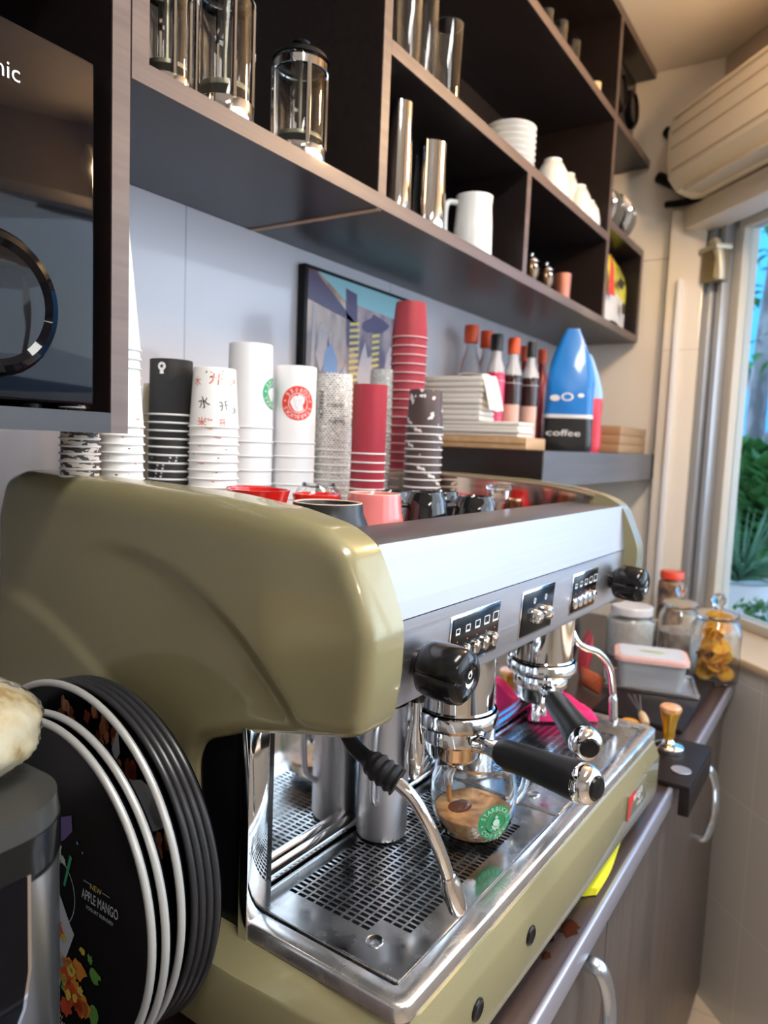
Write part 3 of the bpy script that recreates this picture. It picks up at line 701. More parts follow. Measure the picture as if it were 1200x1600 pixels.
# hot water spout between wand and first group
bm = B(); lathe(bm, [(.0001, -.115), (.007, -.115), (.0105, -.108), (.0115, -.085), (.0095, -.07), (.006, -.055), (.0055, 0)], Matrix.Translation((.652, .398, 1.225)), 28); hw = obj('hot_water_spout', bm, CHROME, M_)
bm = B(); lathe(bm, [(.009, 1.195), (.0125, 1.205), (.0125, 1.236), (.009, 1.238)], Matrix.Translation((.652, .398, 0)), 24, True, True); sub('spout_joint', bm, BLACKP, hw)
# ================================================================ PORTAFILTERS
def dep(p): return -((RW.transposed() @ (Vector(p) - Vector((0, 0, CAMZ)))).z)
def pxr(wpx, p): return wpx / 2 * dep(p) / FPX
def portafilter(label, gx, end, name='portafilter'):
    t = thing(name, label, 'portafilter', mw(gx, GCY, 1.11), PHI, 'portafilters locked in the machine', (gx, GCY, 1.11))
    T0 = Matrix.Translation((gx, GCY, 0))
    obj('basket_ring', lathe(B(), [(.0375, 1.152), (.0385, 1.150), (.0385, 1.136), (.0345, 1.132), (.031, 1.118), (.026, 1.112), (.0001, 1.110)], T0, 48), CHROME, t)
    c = Vector((gx, GCY, 1.138)); e = Vector(end); d = (e - c).normalized()
    p1 = c + d * .034; p2 = c + d * .070
    obj('neck', tube(B(), [p1, p1.lerp(p2, .5), p2], lambda q: .0085 + .003 * abs(q - .5) * 2, seg=20), CHROME, t)
    L = (e - p2).length
    prof = [(.0001, -.001), (.0125, -.001), (.0145, .003), (.0155, .012), (.0162, L * .3), (.0178, L * .6), (.0198, L * .85), (.0196, L * .92), (.0180, L - .006)]
    h = obj('handle', lathe(B(), prof, axm(p2, d), 40), BLACKM, t, sharp=60)
    h2 = obj('end_cap', lathe(B(), [(.0192, L - .012), (.0198, L - .009), (.0190, L), (.015, L + .006), (.0120, L + .0075)], axm(p2, d), 40), CHROME, t)
    obj('end_button', lathe(B(), [(.0121, L + .0068), (.010, L + .010), (.0001, L + .011)], axm(p2, d), 32), BLACKP, t)
    sp = B(); lathe(sp, [(.010, 1.114), (.010, 1.100), (.0085, 1.098)], T0, 24)
    for s in (-1, 1): tube(sp, [(gx, GCY, 1.104), (gx + s * .007, GCY, 1.101), (gx + s * .0125, GCY - .001, 1.093), (gx + s * .013, GCY - .002, 1.084)], lambda q: .0062 - .0012 * q, seg=14)
    obj('twin_spout', sp, CHROME, t)
    return t
portafilter('near portafilter with thick black handle pointing over the drip tray above the glass mug', GCX[0], (.672, .212, 1.150))
portafilter('far portafilter with black handle half hidden behind the near one', GCX[1], (.812, .262, 1.130))
# ================================================================ GLASS MUG, PITCHERS
MX, MY, MZ = .715, .356, 1.0348
mug = thing('glass_mug', 'round glass mug with a green round logo catching espresso on the drip tray', 'mug', mw(MX, MY, MZ), PHI); mug.scale = (1.1, 1.1, 1.1)
po = [(.0001, .0), (.024, .0), (.031, .003), (.037, .012), (.0425, .028), (.0440, .042), (.0430, .058), (.0400, .072), (.0385, .080)]
pi_ = [(.0378, .080), (.0388, .071), (.0414, .058), (.0424, .042), (.0409, .028), (.0355, .0135), (.030, .0065), (.0001, .005)]
obj('glass_body', lathe(B(), po + [(.0383, .0810)] + pi_, None, 64), GLASS, mug, fix=True)
def mrad(z):
    pts = [(r, q) for r, q in pi_][::-1]
    for i in range(len(pts) - 1):
        if pts[i][1] <= z <= pts[i+1][1]: return pts[i][0] + (pts[i+1][0] - pts[i][0]) * (z - pts[i][1]) / (pts[i+1][1] - pts[i][1])
    return pts[-1][0]
COFF = mat('espresso_crema', (.45, .22, .07), .35); _nn = nd(COFF, 'ShaderNodeTexNoise'); _nn.inputs['Scale'].default_value = 45; _nn.inputs['Detail'].default_value = 6; _nn.inputs['Distortion'].default_value = 1.5
lk(COFF, coords(COFF), _nn.inputs['Vector']); lk(COFF, ramp(COFF, _nn.outputs['Fac'], [(.25, (.12, .04, .012)), (.42, (.45, .21, .07)), (.6, (.62, .36, .15)), (.75, (.72, .48, .24))]), P(COFF).inputs['Base Color'])
cz_ = .026
pc = [(.0001, .0055)] + [(mrad(z) - .0003, z) for z in (.007, .010, .014, .018, .022, cz_ - .001)] + [(mrad(cz_) - .0012, cz_), (.02, cz_ - .0003), (.0001, cz_ - .0006)]
cf = obj('espresso', lathe(B(), pc, None, 56), COFF, mug)
obj('dark_pool', lathe(B(), [(.0001, cz_ + .0004), (.008, cz_ + .0005), (.0135, cz_ + .0003), (.0155, cz_ - .0002)], Matrix.Translation((-.006, .012, 0)) @ Matrix.Diagonal((1, .72, 1, 1)), 30), mat('dark_espresso', (.10, .028, .010), .15), cf)
bm = B(); ha = math.radians(-28); hd = Vector((math.cos(ha), math.sin(ha), 0))
tube(bm, [hd * .0415 + Vector((0, 0, .062)), hd * .056 + Vector((0, 0, .066)), hd * .066 + Vector((0, 0, .052)), hd * .064 + Vector((0, 0, .034)), hd * .052 + Vector((0, 0, .022)), hd * .041 + Vector((0, 0, .024))], .0042, seg=14)
obj('glass_handle', bm, GLASS, mug)
la = math.radians(-122)
def mugmap(x, y, d):
    z = .031 + y; r = .0442 + d - max(0, (.030 - z)) * .28 - max(0, z - .046) * .14; a = la + x / r
    return Vector((r * math.cos(a), r * math.sin(a), z))
def logo(mp, R, ring, inner, par, words='STARBUCKS COFFEE', off=None, flip=False):
    if flip: mp0 = mp; mp = lambda x, y, d: mp0(-x, -y, d)
    g = decal('round_logo', [disc2d(R, n=48, r2=R * .60), disc2d(R * .55, n=40)], mp, ring, par, off=off)
    if g.parent and off is None: pass
    top, bot = words.split(' ')
    n1 = len(top); lt = arctext(top, R * .79, R * .34, math.radians(158), math.radians(22))
    lb = arctext(bot, R * .80, R * .34, math.radians(218), math.radians(322), True)
    decal('logo_lettering', lt + lb, mp, inner, par, layer=1, off=off)
    art = [disc2d(R * .20, 0, R * .06, 24), star2d(R * .13, 0, R * .36), poly2d([(-R*.30, -R*.05), (-R*.18, -R*.25), (-R*.30, -R*.42), (-R*.1, -R*.30), (0, -R*.47), (R*.1, -R*.30), (R*.30, -R*.42), (R*.18, -R*.25), (R*.30, -R*.05), (R*.13, -R*.12), (0, -R*.2), (-R*.13, -R*.12)])]
    art += [star2d(R * .08, -R * .79, -R*.12), star2d(R * .08, R * .79, -R*.12)]
    decal('logo_emblem', art, mp, inner, par, layer=1, off=off)
logo(mugmap, .0185, SGREEN, mat('mint_print', (.55, .78, .62), .5), mug)
bm = B(); tube(bm, [(.7092, GCY - .002, 1.0845), (.7092, GCY - .003, 1.076), (.7094, GCY - .005, MZ + cz_ * 1.1 + .0008)], lambda q: .0034 - .0012 * q, seg=12)
st = obj('coffee_stream', bm, mat('pouring_coffee', (.50, .20, .04), .12, coat=.5), None); tag(st, 'thin brown stream of espresso running from spout into the glass mug', 'coffee stream')
st.matrix_world = Matrix.Rotation(PHI, 4, 'Z')
def pitcher(label, x, y, z, r, h, m=STEEL):
    t = thing('milk_pitcher', label, 'pitcher', mw(x, y, z), PHI)
    obj('jug_body', lathe(B(), [(.0001, 0), (r * .95, 0), (r, .004), (r, h * .35), (r * .93, h * .7), (r * .84, h * .9), (r * .88, h), (r * .86, h), (r * .82, h * .9), (r * .91, h * .7), (r * .97, h * .3), (r * .95, .006), (.0001, .005)], None, 56), m, t)
    bm = B(); a = math.radians(200); d = Vector((math.cos(a), math.sin(a), 0))
    tube(bm, [d * r * .84 + Vector((0, 0, h * .88)), d * r * 1.4 + Vector((0, 0, h * .9)), d * r * 1.62 + Vector((0, 0, h * .7)), d * r * 1.5 + Vector((0, 0, h * .4)), d * r * .99 + Vector((0, 0, h * .3))], .0035, seg=12)
    obj('jug_handle', bm, m, t); return t
pitcher('steel milk pitcher at the back of the drip tray behind the steam wand', .652, .4375, 1.0348, .0285, .150, BRUSH)
pitcher('slim steel pitcher at the back of the drip tray between the two groups', .855, .425, 1.0348, .024, .150)
# pink cloth on the far end of the drip tray
def cloth(name, label, cat, M, W, D, H, m, seed, thick=.003):
    r_ = random.Random(seed); ph = [r_.uniform(0, 6) for _ in range(6)]
    def f(u, v, s=0):
        x = (u - .5) * W; y = (v - .5) * D
        z = H * (.55 + .25 * math.sin(u * 7 + ph[0]) * math.cos(v * 5 + ph[1]) + .2 * math.sin((u + v) * 9 + ph[2])) * (1 - abs(2 * u - 1) ** 6) * (1 - abs(2 * v - 1) ** 6) + thick
        x *= 1 + .08 * math.sin(v * 6 + ph[3]); y *= 1 + .12 * math.sin(u * 5 + ph[4])
        return M @ Vector((x, y, z))
    bm = B(); grid(bm, 34, 26, f)
    r = bmesh.ops.extrude_face_region(bm, geom=bm.faces[:]); vs = [g for g in r['geom'] if isinstance(g, bmesh.types.BMVert)]
    for v in vs:
        loc = M.inverted() @ v.co; loc.z = max(.0005, loc.z - thick) if abs(loc.z) < thick * 2 else .0005 + (loc.z - thick) * .92; v.co = M @ loc
    o = obj(name, bm, m, None, sharp=60); tag(o, label, cat); return o
PINKC = noisy(mat('magenta_cloth', (.78, .02, .16), .75), (300, 300, 300), .6, .9, bumpk=.2)
pcl = mw(1.125, .412)
cloth('cleaning_cloth', 'crumpled magenta pink cloth on the far end of the drip tray', 'cloth', Matrix.Translation((pcl.x, pcl.y, 1.0353)) @ Matrix.Rotation(math.radians(-55), 4, 'Z'), .105, .050, .040, PINKC, 4)
# ================================================================ CUPS ON THE CUP TRAY
def pat(name, base, spots, rough=.5, metal=0):
    m = mat(name, base, rough)
    out = None; prev = None
    for i, (col, scale, thr, sd) in enumerate(spots):
        n = nd(m, 'ShaderNodeTexNoise'); n.inputs['Scale'].default_value = 1; n.inputs['Detail'].default_value = 3
        lk(m, coords(m, 'UV', scale=scale), n.inputs['Vector']); n.noise_dimensions = '4D'; n.inputs['W'].default_value = sd
        r = nd(m, 'ShaderNodeMath', operation='GREATER_THAN'); r.inputs[1].default_value = thr; lk(m, n.outputs['Fac'], r.inputs[0])
        mx = nd(m, 'ShaderNodeMix', data_type='RGBA'); lk(m, r.outputs[0], mx.inputs[0])
        if prev: lk(m, prev, mx.inputs[6])
        else: mx.inputs[6].default_value = (*base, 1)
        mx.inputs[7].default_value = (*col, 1); prev = mx.outputs[2]
    lk(m, prev, P(m).inputs['Base Color']); return m
PAPER = (.80, .79, .77)
RIMW = mat('white_paper_rim', (.80, .79, .78), .5)
KANJI = pat('printed_white_paper', PAPER, [((.75, .14, .05), (60, 90, 60), .665, 1), ((.02, .02, .02), (70, 130, 70), .67, 4)])
BEANS = pat('bean_print_paper', (.02, .02, .02), [((.65, .65, .62), (110, 110, 110), .62, 2)])
def ripple(name, c1, c2, shear, sc=420):
    m = mat(name, c1, .55); wv = nd(m, 'ShaderNodeTexWave'); wv.inputs['Scale'].default_value = 1; wv.bands_direction = 'X'; wv.inputs['Distortion'].default_value = 0
    lk(m, coords(m, 'UV', scale=(sc, sc * shear, 1)), wv.inputs['Vector']); lk(m, ramp(m, wv.outputs['Fac'], [(.3, c2), (.8, c1)]), P(m).inputs['Base Color']); bump(m, wv.outputs['Fac'], .7, .002); return m
BLKRIP = ripple('black_ripple_paper', (.035, .033, .035), (.012, .012, .012), .35, 300)
REDRIP = ripple('red_ripple_paper', (.62, .045, .075), (.36, .012, .03), .45, 330)
PNKRIP = ripple('rose_ripple_paper', (.62, .08, .11), (.42, .03, .05), .0, 360)
WHT = mat('plain_white_paper', (.78, .78, .79), .5)
def newsm():
    m = mat('newsprint_paper', (.7, .7, .68), .55)
    b = nd(m, 'ShaderNodeTexBrick'); b.inputs['Scale'].default_value = 1; b.inputs['Brick Width'].default_value = .0062; b.inputs['Row Height'].default_value = .0036; b.inputs['Mortar Size'].default_value = .0007
    b.inputs['Color1'].default_value = (.08, .08, .08, 1); b.inputs['Color2'].default_value = (.35, .35, .34, 1); b.inputs['Mortar'].default_value = (.72, .72, .70, 1)
    lk(m, coords(m, 'UV', rot=(0, 0, 0)), b.inputs['Vector'])
    n = nd(m, 'ShaderNodeTexNoise'); n.inputs['Scale'].default_value = 1; n.inputs['Detail'].default_value = 3; lk(m, coords(m, 'UV', scale=(170, 170, 1)), n.inputs['Vector'])
    g = nd(m, 'ShaderNodeMath', operation='GREATER_THAN'); g.inputs[1].default_value = .58; lk(m, n.outputs['Fac'], g.inputs[0])
    mx = nd(m, 'ShaderNodeMix', data_type='RGBA'); lk(m, g.outputs[0], mx.inputs[0]); lk(m, b.outputs['Color'], mx.inputs[6]); mx.inputs[7].default_value = (.68, .68, .66, 1)
    lk(m, mx.outputs[2], P(m).inputs['Base Color']); return m
NEWS = newsm()
DOODLE = pat('doodle_paper', (.07, .045, .045), [((.75, .73, .71), (50, 50, 50), .60, 3), ((.5, .05, .05), (50, 50, 50), .70, 9)])
BROWNP = pat('brown_patch_paper', (.66, .58, .50), [((.05, .04, .035), (45, 140, 45), .50, 6), ((.55, .20, .06), (45, 100, 45), .66, 8)])
MINT = pat('mint_band_paper', (.80, .82, .80), [])  if False else mat('pale_mint_paper', (.74, .80, .77), .5)
YEL = mat('pale_yellow_paper', (.80, .70, .48), .5)
ORD = ['topmost', 'second from the top', 'third from the top', 'fourth from the top', 'fifth from the top', 'sixth from the top', 'seventh from the top', 'eighth from the top', 'ninth from the top', 'tenth from the top', 'eleventh from the top', 'twelfth from the top', 'thirteenth from the top', 'fourteenth from the top', 'fifteenth from the top', 'sixteenth from the top', 'seventeenth from the top', 'eighteenth from the top', 'nineteenth from the top', 'twentieth from the top']
TRZ = 1.3523
def make_cup(label, grp, rR, rT, h, m, rimm=None):
    e = .0008
    bm = B(); lathe(bm, [(rR - .0003, .0012), (rT, h - .001), (rT - .0006, h), (rT - .0014, h), (rT - .0016, h - .006), (.0001, h - .006), (.0001, h - .0065), (rT - .0017, h - .0065), (rR - .0012, .0012), (rR - .0003, .0012)], None, 44)
    o = obj('paper_cup', bm, m, None, sharp=50); tag(o, label, 'paper cup', grp)
    bm = B(); lathe(bm, [(rR - .0012, .0005), (rR - .0002, .0), (rR + .0010, .0004), (rR + .0016, .0013), (rR + .0010, .0023), (rR - .0002, .0026), (rR - .0012, .002)], None, 44)
    obj('rolled_rim', bm, rimm or RIMW, o); return o
def stack(what, px, Y, wR, wT, pytop, pyrim, pysp, mtop, mlow=None, rimm=None, nmax=20, deco=None, prev_n=99):
    p = at(px, 740, y=Y); p.z = 0; x = p.x; q = Vector((x, Y, 1.42)); D = dep(q)
    rR = wR / 2 * D / FPX - .0016; rT = wT / 2 * D / FPX
    zt = at(px, pytop, y=Y).z; zr = at(px, pyrim, y=Y).z; h = zt - zr; sp = pysp * D / FPX
    n = min(20, max(2, int(round((zr - TRZ) / sp)) + 1)); sp = (zr - TRZ) / (n - 1)
    grp = what + ' stack'
    protos = {}
    for k in range(n):                           # k = 0 is the top
        m = mtop if (k < 1 or mlow is None) else mlow
        if callable(mlow) and k >= 1: m = mlow(k)
        z = TRZ + (n - 1 - k) * sp + .0001
        lab = '%s paper cup, %s in its stack' % (what, ORD[k] if k < n - 1 else 'lowest')
        if k == 0 or m.name not in protos:
            c = make_cup(lab, grp, rR, rT, h, m, rimm); c.location = (x, Y, z)
            if k > 0: protos[m.name] = c
            if k == 0:
                if deco: deco(c, rR, rT, h, facing((x, Y)))
                top = c
                if mlow is None: protos[m.name] = c if not deco else None
                if protos.get(m.name) is None: protos.pop(m.name, None)
        else:
            dup(protos[m.name], (x, Y, z), random.uniform(0, 6), lab, grp)
    return top
def deco_kanji(c, rR, rT, h, a):
    for (s, da, zc, size, m, rot) in (('开', .05, .80, .019, ORANGE, -.1), ('开', .42, .36, .014, INK, .2), ('水', -.45, .40, .017, INK, .3), ('木', -.85, .75, .013, ORANGE, 0), ('开', .35, .08, .011, ORANGE, .1), ('米', -.5, .08, .014, ORANGE, 0), ('火', 1.0, .3, .012, INK, 0), ('山', 1.0, .8, .012, ORANGE, 0)):
        mp = conemap(rR, rT, h, h * zc, a + da); decal('printed_mark', [place2d(text2d(s, size), 0, 0, rot)], mp, m, c)
def deco_red(c, rR, rT, h, a):
    logo(conemap(rR, rT, h, h * .52, a + .15), .0265, mat('red_logo', (.75, .05, .03), .5), WHT, c, flip=True)
def deco_green(c, rR, rT, h, a):
    logo(conemap(rR, rT, h, h * .42, a + 1.25), .024, SGREEN, WHT, c, flip=True)
def deco_black(c, rR, rT, h, a):
    mp = conemap(rR, rT, h, h * .86, a - .45); decal('small_emblem', [disc2d(.0055, 0, 0, 20), poly2d([(-.002, -.004), (.002, -.004), (.003, -.010), (-.003, -.010)])], mp, WHITE, c); decal('emblem_mark', [star2d(.0035)], mp, INK, c, layer=1)
def deco_news(c, rR, rT, h, a):
    mp = conemap(rR, rT, h, h * .55, a - .75); decal('printed_word', [place2d(text2d('FRENCH', .012), 0, .005, -PI/2)], mp, INK, c)
    mp = conemap(rR, rT, h, h * .5, a + .1); decal('printed_word', [place2d(text2d('COFFEE', .009), 0, .01), place2d(text2d('NEWS', .010), .004, -.016)], mp, INK, c)
stack('pale mint and white tall', 186, .80, 66, 22, 335, 548, 12, MINT, lambda k: MINT if k < 5 else WHT)
stack('brown patched white', 125, .72, 62, 50, 560, 640, 11.5, BROWNP)
stack('white red-marked (left of black ripple stack)', 189, .735, 72, 54, 590, 668, 13, KANJI, None, deco=None)
stack('pale yellow small', 241, .86, 44, 34, 600, 650, 12, YEL)
stack('black rippled', 266, .80, 70, 64, 563, 650, 12.5, BLKRIP, lambda k: BLKRIP if k < 4 else BEANS, deco=deco_black)
stack('white symbol-printed', 333, .745, 79, 64, 576, 669, 13.2, KANJI, None, deco=deco_kanji)
stack('tall plain white', 388, .80, 76, 66, 538, 669, 22, WHT, deco=deco_green)
stack('white with red round logo', 458, .765, 68, 64, 573, 693, 22, WHT, deco=deco_red)
stack('newspaper-print (left of red ripple stack)', 518, .745, 60, 56, 584, 704, 11, NEWS, deco=deco_news)
stack('bright red rippled', 574, .655, 57, 53, 601, 710, 13, REDRIP)
stack('newspaper-print (behind red ripple stack)', 598, .775, 54, 49, 578, 664, 12, NEWS)
stack('rose red rippled tall', 631, .735, 58, 46, 470, 528, 12, PNKRIP, rimm=mat('rose_rim', (.78, .50, .50), .5))
stack('dark doodle-printed', 660, .655, 60, 50, 609, 668, 11.5, DOODLE)
# glazed cups standing mouth down at the front of the cup tray
def cup_inv(name, label, cat, px, Y, wbot, wtop, pytop, m, foot=True, rimm=None, handle_a=None, profk='cup', grp=None):
    p = at(px, 780, y=Y); D = dep((p.x, Y, 1.39)); rb = wbot / 2 * D / FPX; rt = wtop / 2 * D / FPX; h = at(px, pytop, y=Y).z - TRZ
    if profk == 'bowl': pr = [(rb * .97, 0), (rb, .003), (rb * .99, h * .25), (rb * .92, h * .55), (rb * .80, h * .80), (rt * 1.02, h * .93), (rt * 1.0, h), (rt * .93, h), (rt * .90, h * .93), (.0001, h * .92), (.0001, h * .88), (rt * .85, h * .86), (rb * .85, h * .5), (rb * .95, .002), (rb * .97, 0)]
    else: pr = [(rb * .98, 0), (rb, .002), (rb * .97, h * .3), (rb * .88, h * .6), (rb * .76 + rt * .10, h * .82), (rt * 1.02, h * .94), (rt, h), (rt * .92, h), (rt * .88, h * .95), (.0001, h * .94), (.0001, h * .90), (rt * .85, h * .88), (rb * .85, h * .5), (rb * .94, .002), (rb * .98, 0)]
    t = thing(name, label, cat, (p.x, Y, TRZ), 0, grp)
    obj('bowl' if profk != 'bowl' else 'shell', lathe(B(), pr, None, 48), m, t, sharp=50)
    if rimm: obj('foot_ring', lathe(B(), [(rt * 1.0, h - .0006), (rt * .99, h + .0006), (rt * .95, h + .0008), (rt * .92, h - .0004)], None, 48), rimm, t)
    if handle_a is not None:
        d = Vector((math.cos(handle_a), math.sin(handle_a), 0)); bm = B()
        tube(bm, [d * rb * .95 + Vector((0, 0, h * .25)), d * (rb + .014) + Vector((0, 0, h * .22)), d * (rb + .018) + Vector((0, 0, h * .45)), d * (rb + .008) + Vector((0, 0, h * .66)), d * rb * .80 + Vector((0, 0, h * .68))], .0035, seg=10)
        obj('handle', bm, m, t)
    return t
def stand(px, y, z): p = at(px, 300, y=y); return p.x
def tumbler(label, px, y, wpx, pytop, pybot, z, m, name='glass_tumbler', cat='glass', grp=None, thick=.0016, taper=.9, zoff=.0002):
    x = stand(px, y, 0); D = dep((x, y, z)); r = wpx / 2 * D / FPX; h = at(px, pytop, y=y).z - z
    t = obj(name, lathe(B(), [(.0001, 0), (r * taper, 0), (r * (taper + .02), .003), (r, h), (r - thick, h), (r * taper - thick, .008), (.0001, .007)], None, 36), m, None, sharp=50)
    t.location = (x, y, z + zoff); return tag(t, label, cat, grp)
BGL = mat('black_glaze', (.010, .010, .011), .06, coat=.6); BMG = mat('black_satin_glaze', (.022, .020, .020), .28)
RGL = mat('red_glaze', (.62, .015, .012), .10, coat=.6); PGL = mat('rose_glaze', (.74, .20, .19), .12, coat=.5)
RIMB = mat('bare_clay_ring', (.62, .50, .38), .5)
COPP = mat('copper', (.75, .33, .18), .2, 1)
cup_inv('bowl', 'satin black bowl upside down at the near front of the cup tray', 'bowl', 513, .465, 140, 108, 785, BMG, rimm=RIMB, profk='bowl')
cup_inv('coffee_cup', 'rose pink glazed cup upside down right behind the black bowl', 'cup', 585, .505, 100, 82, 771, PGL, rimm=RIMB)
tumbler('glossy wide rimmed red cup left of the black bowl', 416, .56, 96, 764, 0, TRZ, RGL, name='coffee_cup', cat='cup', taper=.55)
tumbler('red cup at the left end behind the nearer red cup', 404, .66, 80, 761, 0, TRZ, RGL, name='coffee_cup', cat='cup', taper=.6)
cup_inv('coffee_cup', 'red cup upside down under the clear glass bowl', 'cup', 494, .60, 84, 74, 771, RGL)
cup_inv('glass_bowl', 'clear glass bowl upside down between the red cups and the stacks', 'bowl', 497, .665, 84, 50, 754, GLASS, profk='bowl')
cup_inv('coffee_cup', 'black glazed cup upside down behind the rose pink cup', 'cup', 612, .575, 70, 54, 767, BGL, handle_a=math.radians(240))
cup_inv('coffee_cup', 'black glazed cup upside down, first of the pair in front of the doodle cups', 'cup', 665, .475, 76, 54, 768, BGL, handle_a=math.radians(150))
cup_inv('coffee_cup', 'black glazed cup upside down, partly behind another in front of the doodle cups', 'cup', 690, .545, 66, 50, 767, BGL)
cup_inv('coffee_cup', 'black glazed cup upside down farthest right, nearest the top rail', 'cup', 742, .470, 76, 54, 775, BGL, handle_a=math.radians(140))
cup_inv('coffee_cup', 'small red cup upside down behind the rightmost black cups', 'cup', 718, .535, 42, 36, 771, RGL)
cup_inv('shot_glass', 'clear shot glass on the far end of the cup tray', 'glass', 779, .452, 36, 42, 757, GLASS)
cup_inv('espresso_cup', 'copper cup at the far end of the cup tray', 'cup', 801, .442, 34, 30, 779, COPP)
# ================================================================ ON THE BOX SHELF
BZ = 1.4653
def bxthing(name, label, cat, px, y, z, group=None, x=None, rz=0):
    p = at(px, 600, y=y) if x is None else Vector((x, y, 0)); return thing(name, label, cat, (p.x, y, z), rz, group)
tb = thing('wooden_tray', 'thick pale wooden board at the near end of the box shelf under the napkins', 'tray', (1.57, .76, BZ), 0, None, (1.57, .76, BZ))
obj('board_top', box(B(), 1.513, 1.628, .618, .905, BZ + .0003, BZ + .027, .002), BOARD, tb)
obj('batten', box(B(), 1.5118, 1.513, .620, .903, BZ + .012, BZ + .014), mat('dark_batten', (.2, .11, .05), .6), tb)
NZ = BZ + .0273
NAP = noisy(mat('napkin_paper', (.78, .74, .68), .8), (40, 40, 40), .7, .9, bumpk=.3)
def napkins(label, x0, x1, y0, y1, z0, n, th, seed, sag=0):
    r_ = random.Random(seed); t = thing('napkin_stack', label, 'napkins', ((x0+x1)/2, (y0+y1)/2, z0), 0, None, ((x0+x1)/2, (y0+y1)/2, z0))
    for k in range(n):
        j = r_.uniform(-.003, .003); bm = box(B(), x0 + j, x1 + j, y0 + r_.uniform(-.003, .003), y1, z0 + k * th + .0003, z0 + (k + 1) * th, th * .42, 2); obj('napkin', bm, NAP, t)
    return t
napkins('low stack of folded white napkins lying along the wooden board', 1.518, 1.605, .640, .90, NZ, 4, .0085, 2)
napkins('tall stack of white napkins on top of the low stack beside the cups', 1.518, 1.600, .735, .895, NZ + .0345, 8, .0128, 5)
bm = B(); grid(bm, 20, 14, lambda u, v: Vector((1.522 + .075 * v, .80 - .085 * u, NZ + .1395 - .080 * max(0, (u - .72) / .28) ** 1.2 + .0015 * math.sin(9 * v + 6 * u))))
r = bmesh.ops.extrude_face_region(bm, geom=bm.faces[:]); bmesh.ops.translate(bm, verts=[g for g in r['geom'] if isinstance(g, bmesh.types.BMVert)], vec=(0, -.001, .0025))
tag(obj('paper_napkin', bm, NAP, None), 'loose white napkin draped over the edge of the tall napkin stack', 'napkin')
def bottle(label, px, y, wpx, pytop, body, cap, neck=None, lab=None, z=BZ + .0003, capw=.55, shoulder=.62):
    t = bxthing('syrup_bottle', label, 'bottle', px, y, z, 'bottles on the box shelf'); x = t.location.x; D = dep((x, y, 1.5)); r = wpx / 2 * D / FPX; h = at(px, pytop, y=y).z - z
    pr = [(.0001, 0), (r * .94, 0), (r, .004), (r, h * .14), (r * .93, h * .28), (r, h * .42), (r * .98, h * shoulder), (r * .80, h * (shoulder + .09)), (r * capw * .8, h * (shoulder + .17)), (r * capw * .72, h * .86), (.0001, h * .86)]
    obj('bottle_body', lathe(B(), pr, None, 32), body, t, sharp=60)
    obj('cap', lathe(B(), [(r * capw * .9, h * .855), (r * capw, h * .86), (r * capw, h * .985), (r * capw * .92, h), (.0001, h)], None, 24), cap, t)
    if neck: obj('neck_band', lathe(B(), [(r * .99, h * (shoulder - .03)), (r * .83, h * (shoulder + .09)), (r * capw * .86, h * (shoulder + .17)), (r * capw * .78, h * .855)], None, 32), neck, t)
    if lab: 
        a = facing((x, y)); bm = B(); grid(bm, 12, 3, lambda u, v: Vector(((r * 1.015) * math.cos(a - .9 + 1.8 * u), (r * 1.015) * math.sin(a - .9 + 1.8 * u), h * (.10 + .30 * v)))); obj('paper_label', bm, lab, t, fix=False)
    return t
CAPO = mat('orange_red_cap', (.75, .10, .03), .4); CAPB = mat('black_cap', (.02, .02, .02), .35); DKS = mat('dark_sauce', (.035, .012, .010), .15, coat=.4); PKS = mat('raspberry_sauce', (.55, .02, .09), .25, coat=.3)
CLR = mat('clear_bottle_plastic', (.75, .76, .80), .12, trans=.85, ior=1.3); LABP = pat('orange_label', (.75, .70, .66), [((.70, .20, .08), (40, 60, 40), .50, 3)]); REDS = mat('dark_red_sauce', (.30, .02, .02), .2, coat=.4)
GRYN = mat('translucent_neck', (.66, .68, .72), .25, trans=.3)
bottle('clear syrup bottle with orange red cap, leftmost of the bottles behind the napkins', 733, .868, 36, 507, CLR, CAPO, capw=.62)
bottle('clear syrup bottle with orange red cap, second of the bottles behind the napkins', 757, .85, 32, 516, CLR, CAPO, capw=.62)
bottle('raspberry pink sauce bottle with grey neck and black cap', 773, .80, 32, 521, PKS, CAPB, GRYN, capw=.6)
bottle('dark sauce bottle with orange cap and orange label next to the pink bottle', 800, .775, 32, 527, DKS, CAPO, GRYN, LABP, capw=.6)
bottle('dark sauce bottle with black neck next to the blue bag', 828, .75, 30, 533, DKS, CAPB, GRYN, LABP, capw=.5)
bottle('dark bottle with red cap between the two sauce bottles at the back', 818, .89, 24, 540, REDS, CAPO, capw=.6)
bottle('dark red bottle with red cap behind the black necked bottle', 845, .845, 24, 545, REDS, CAPO, capw=.6)
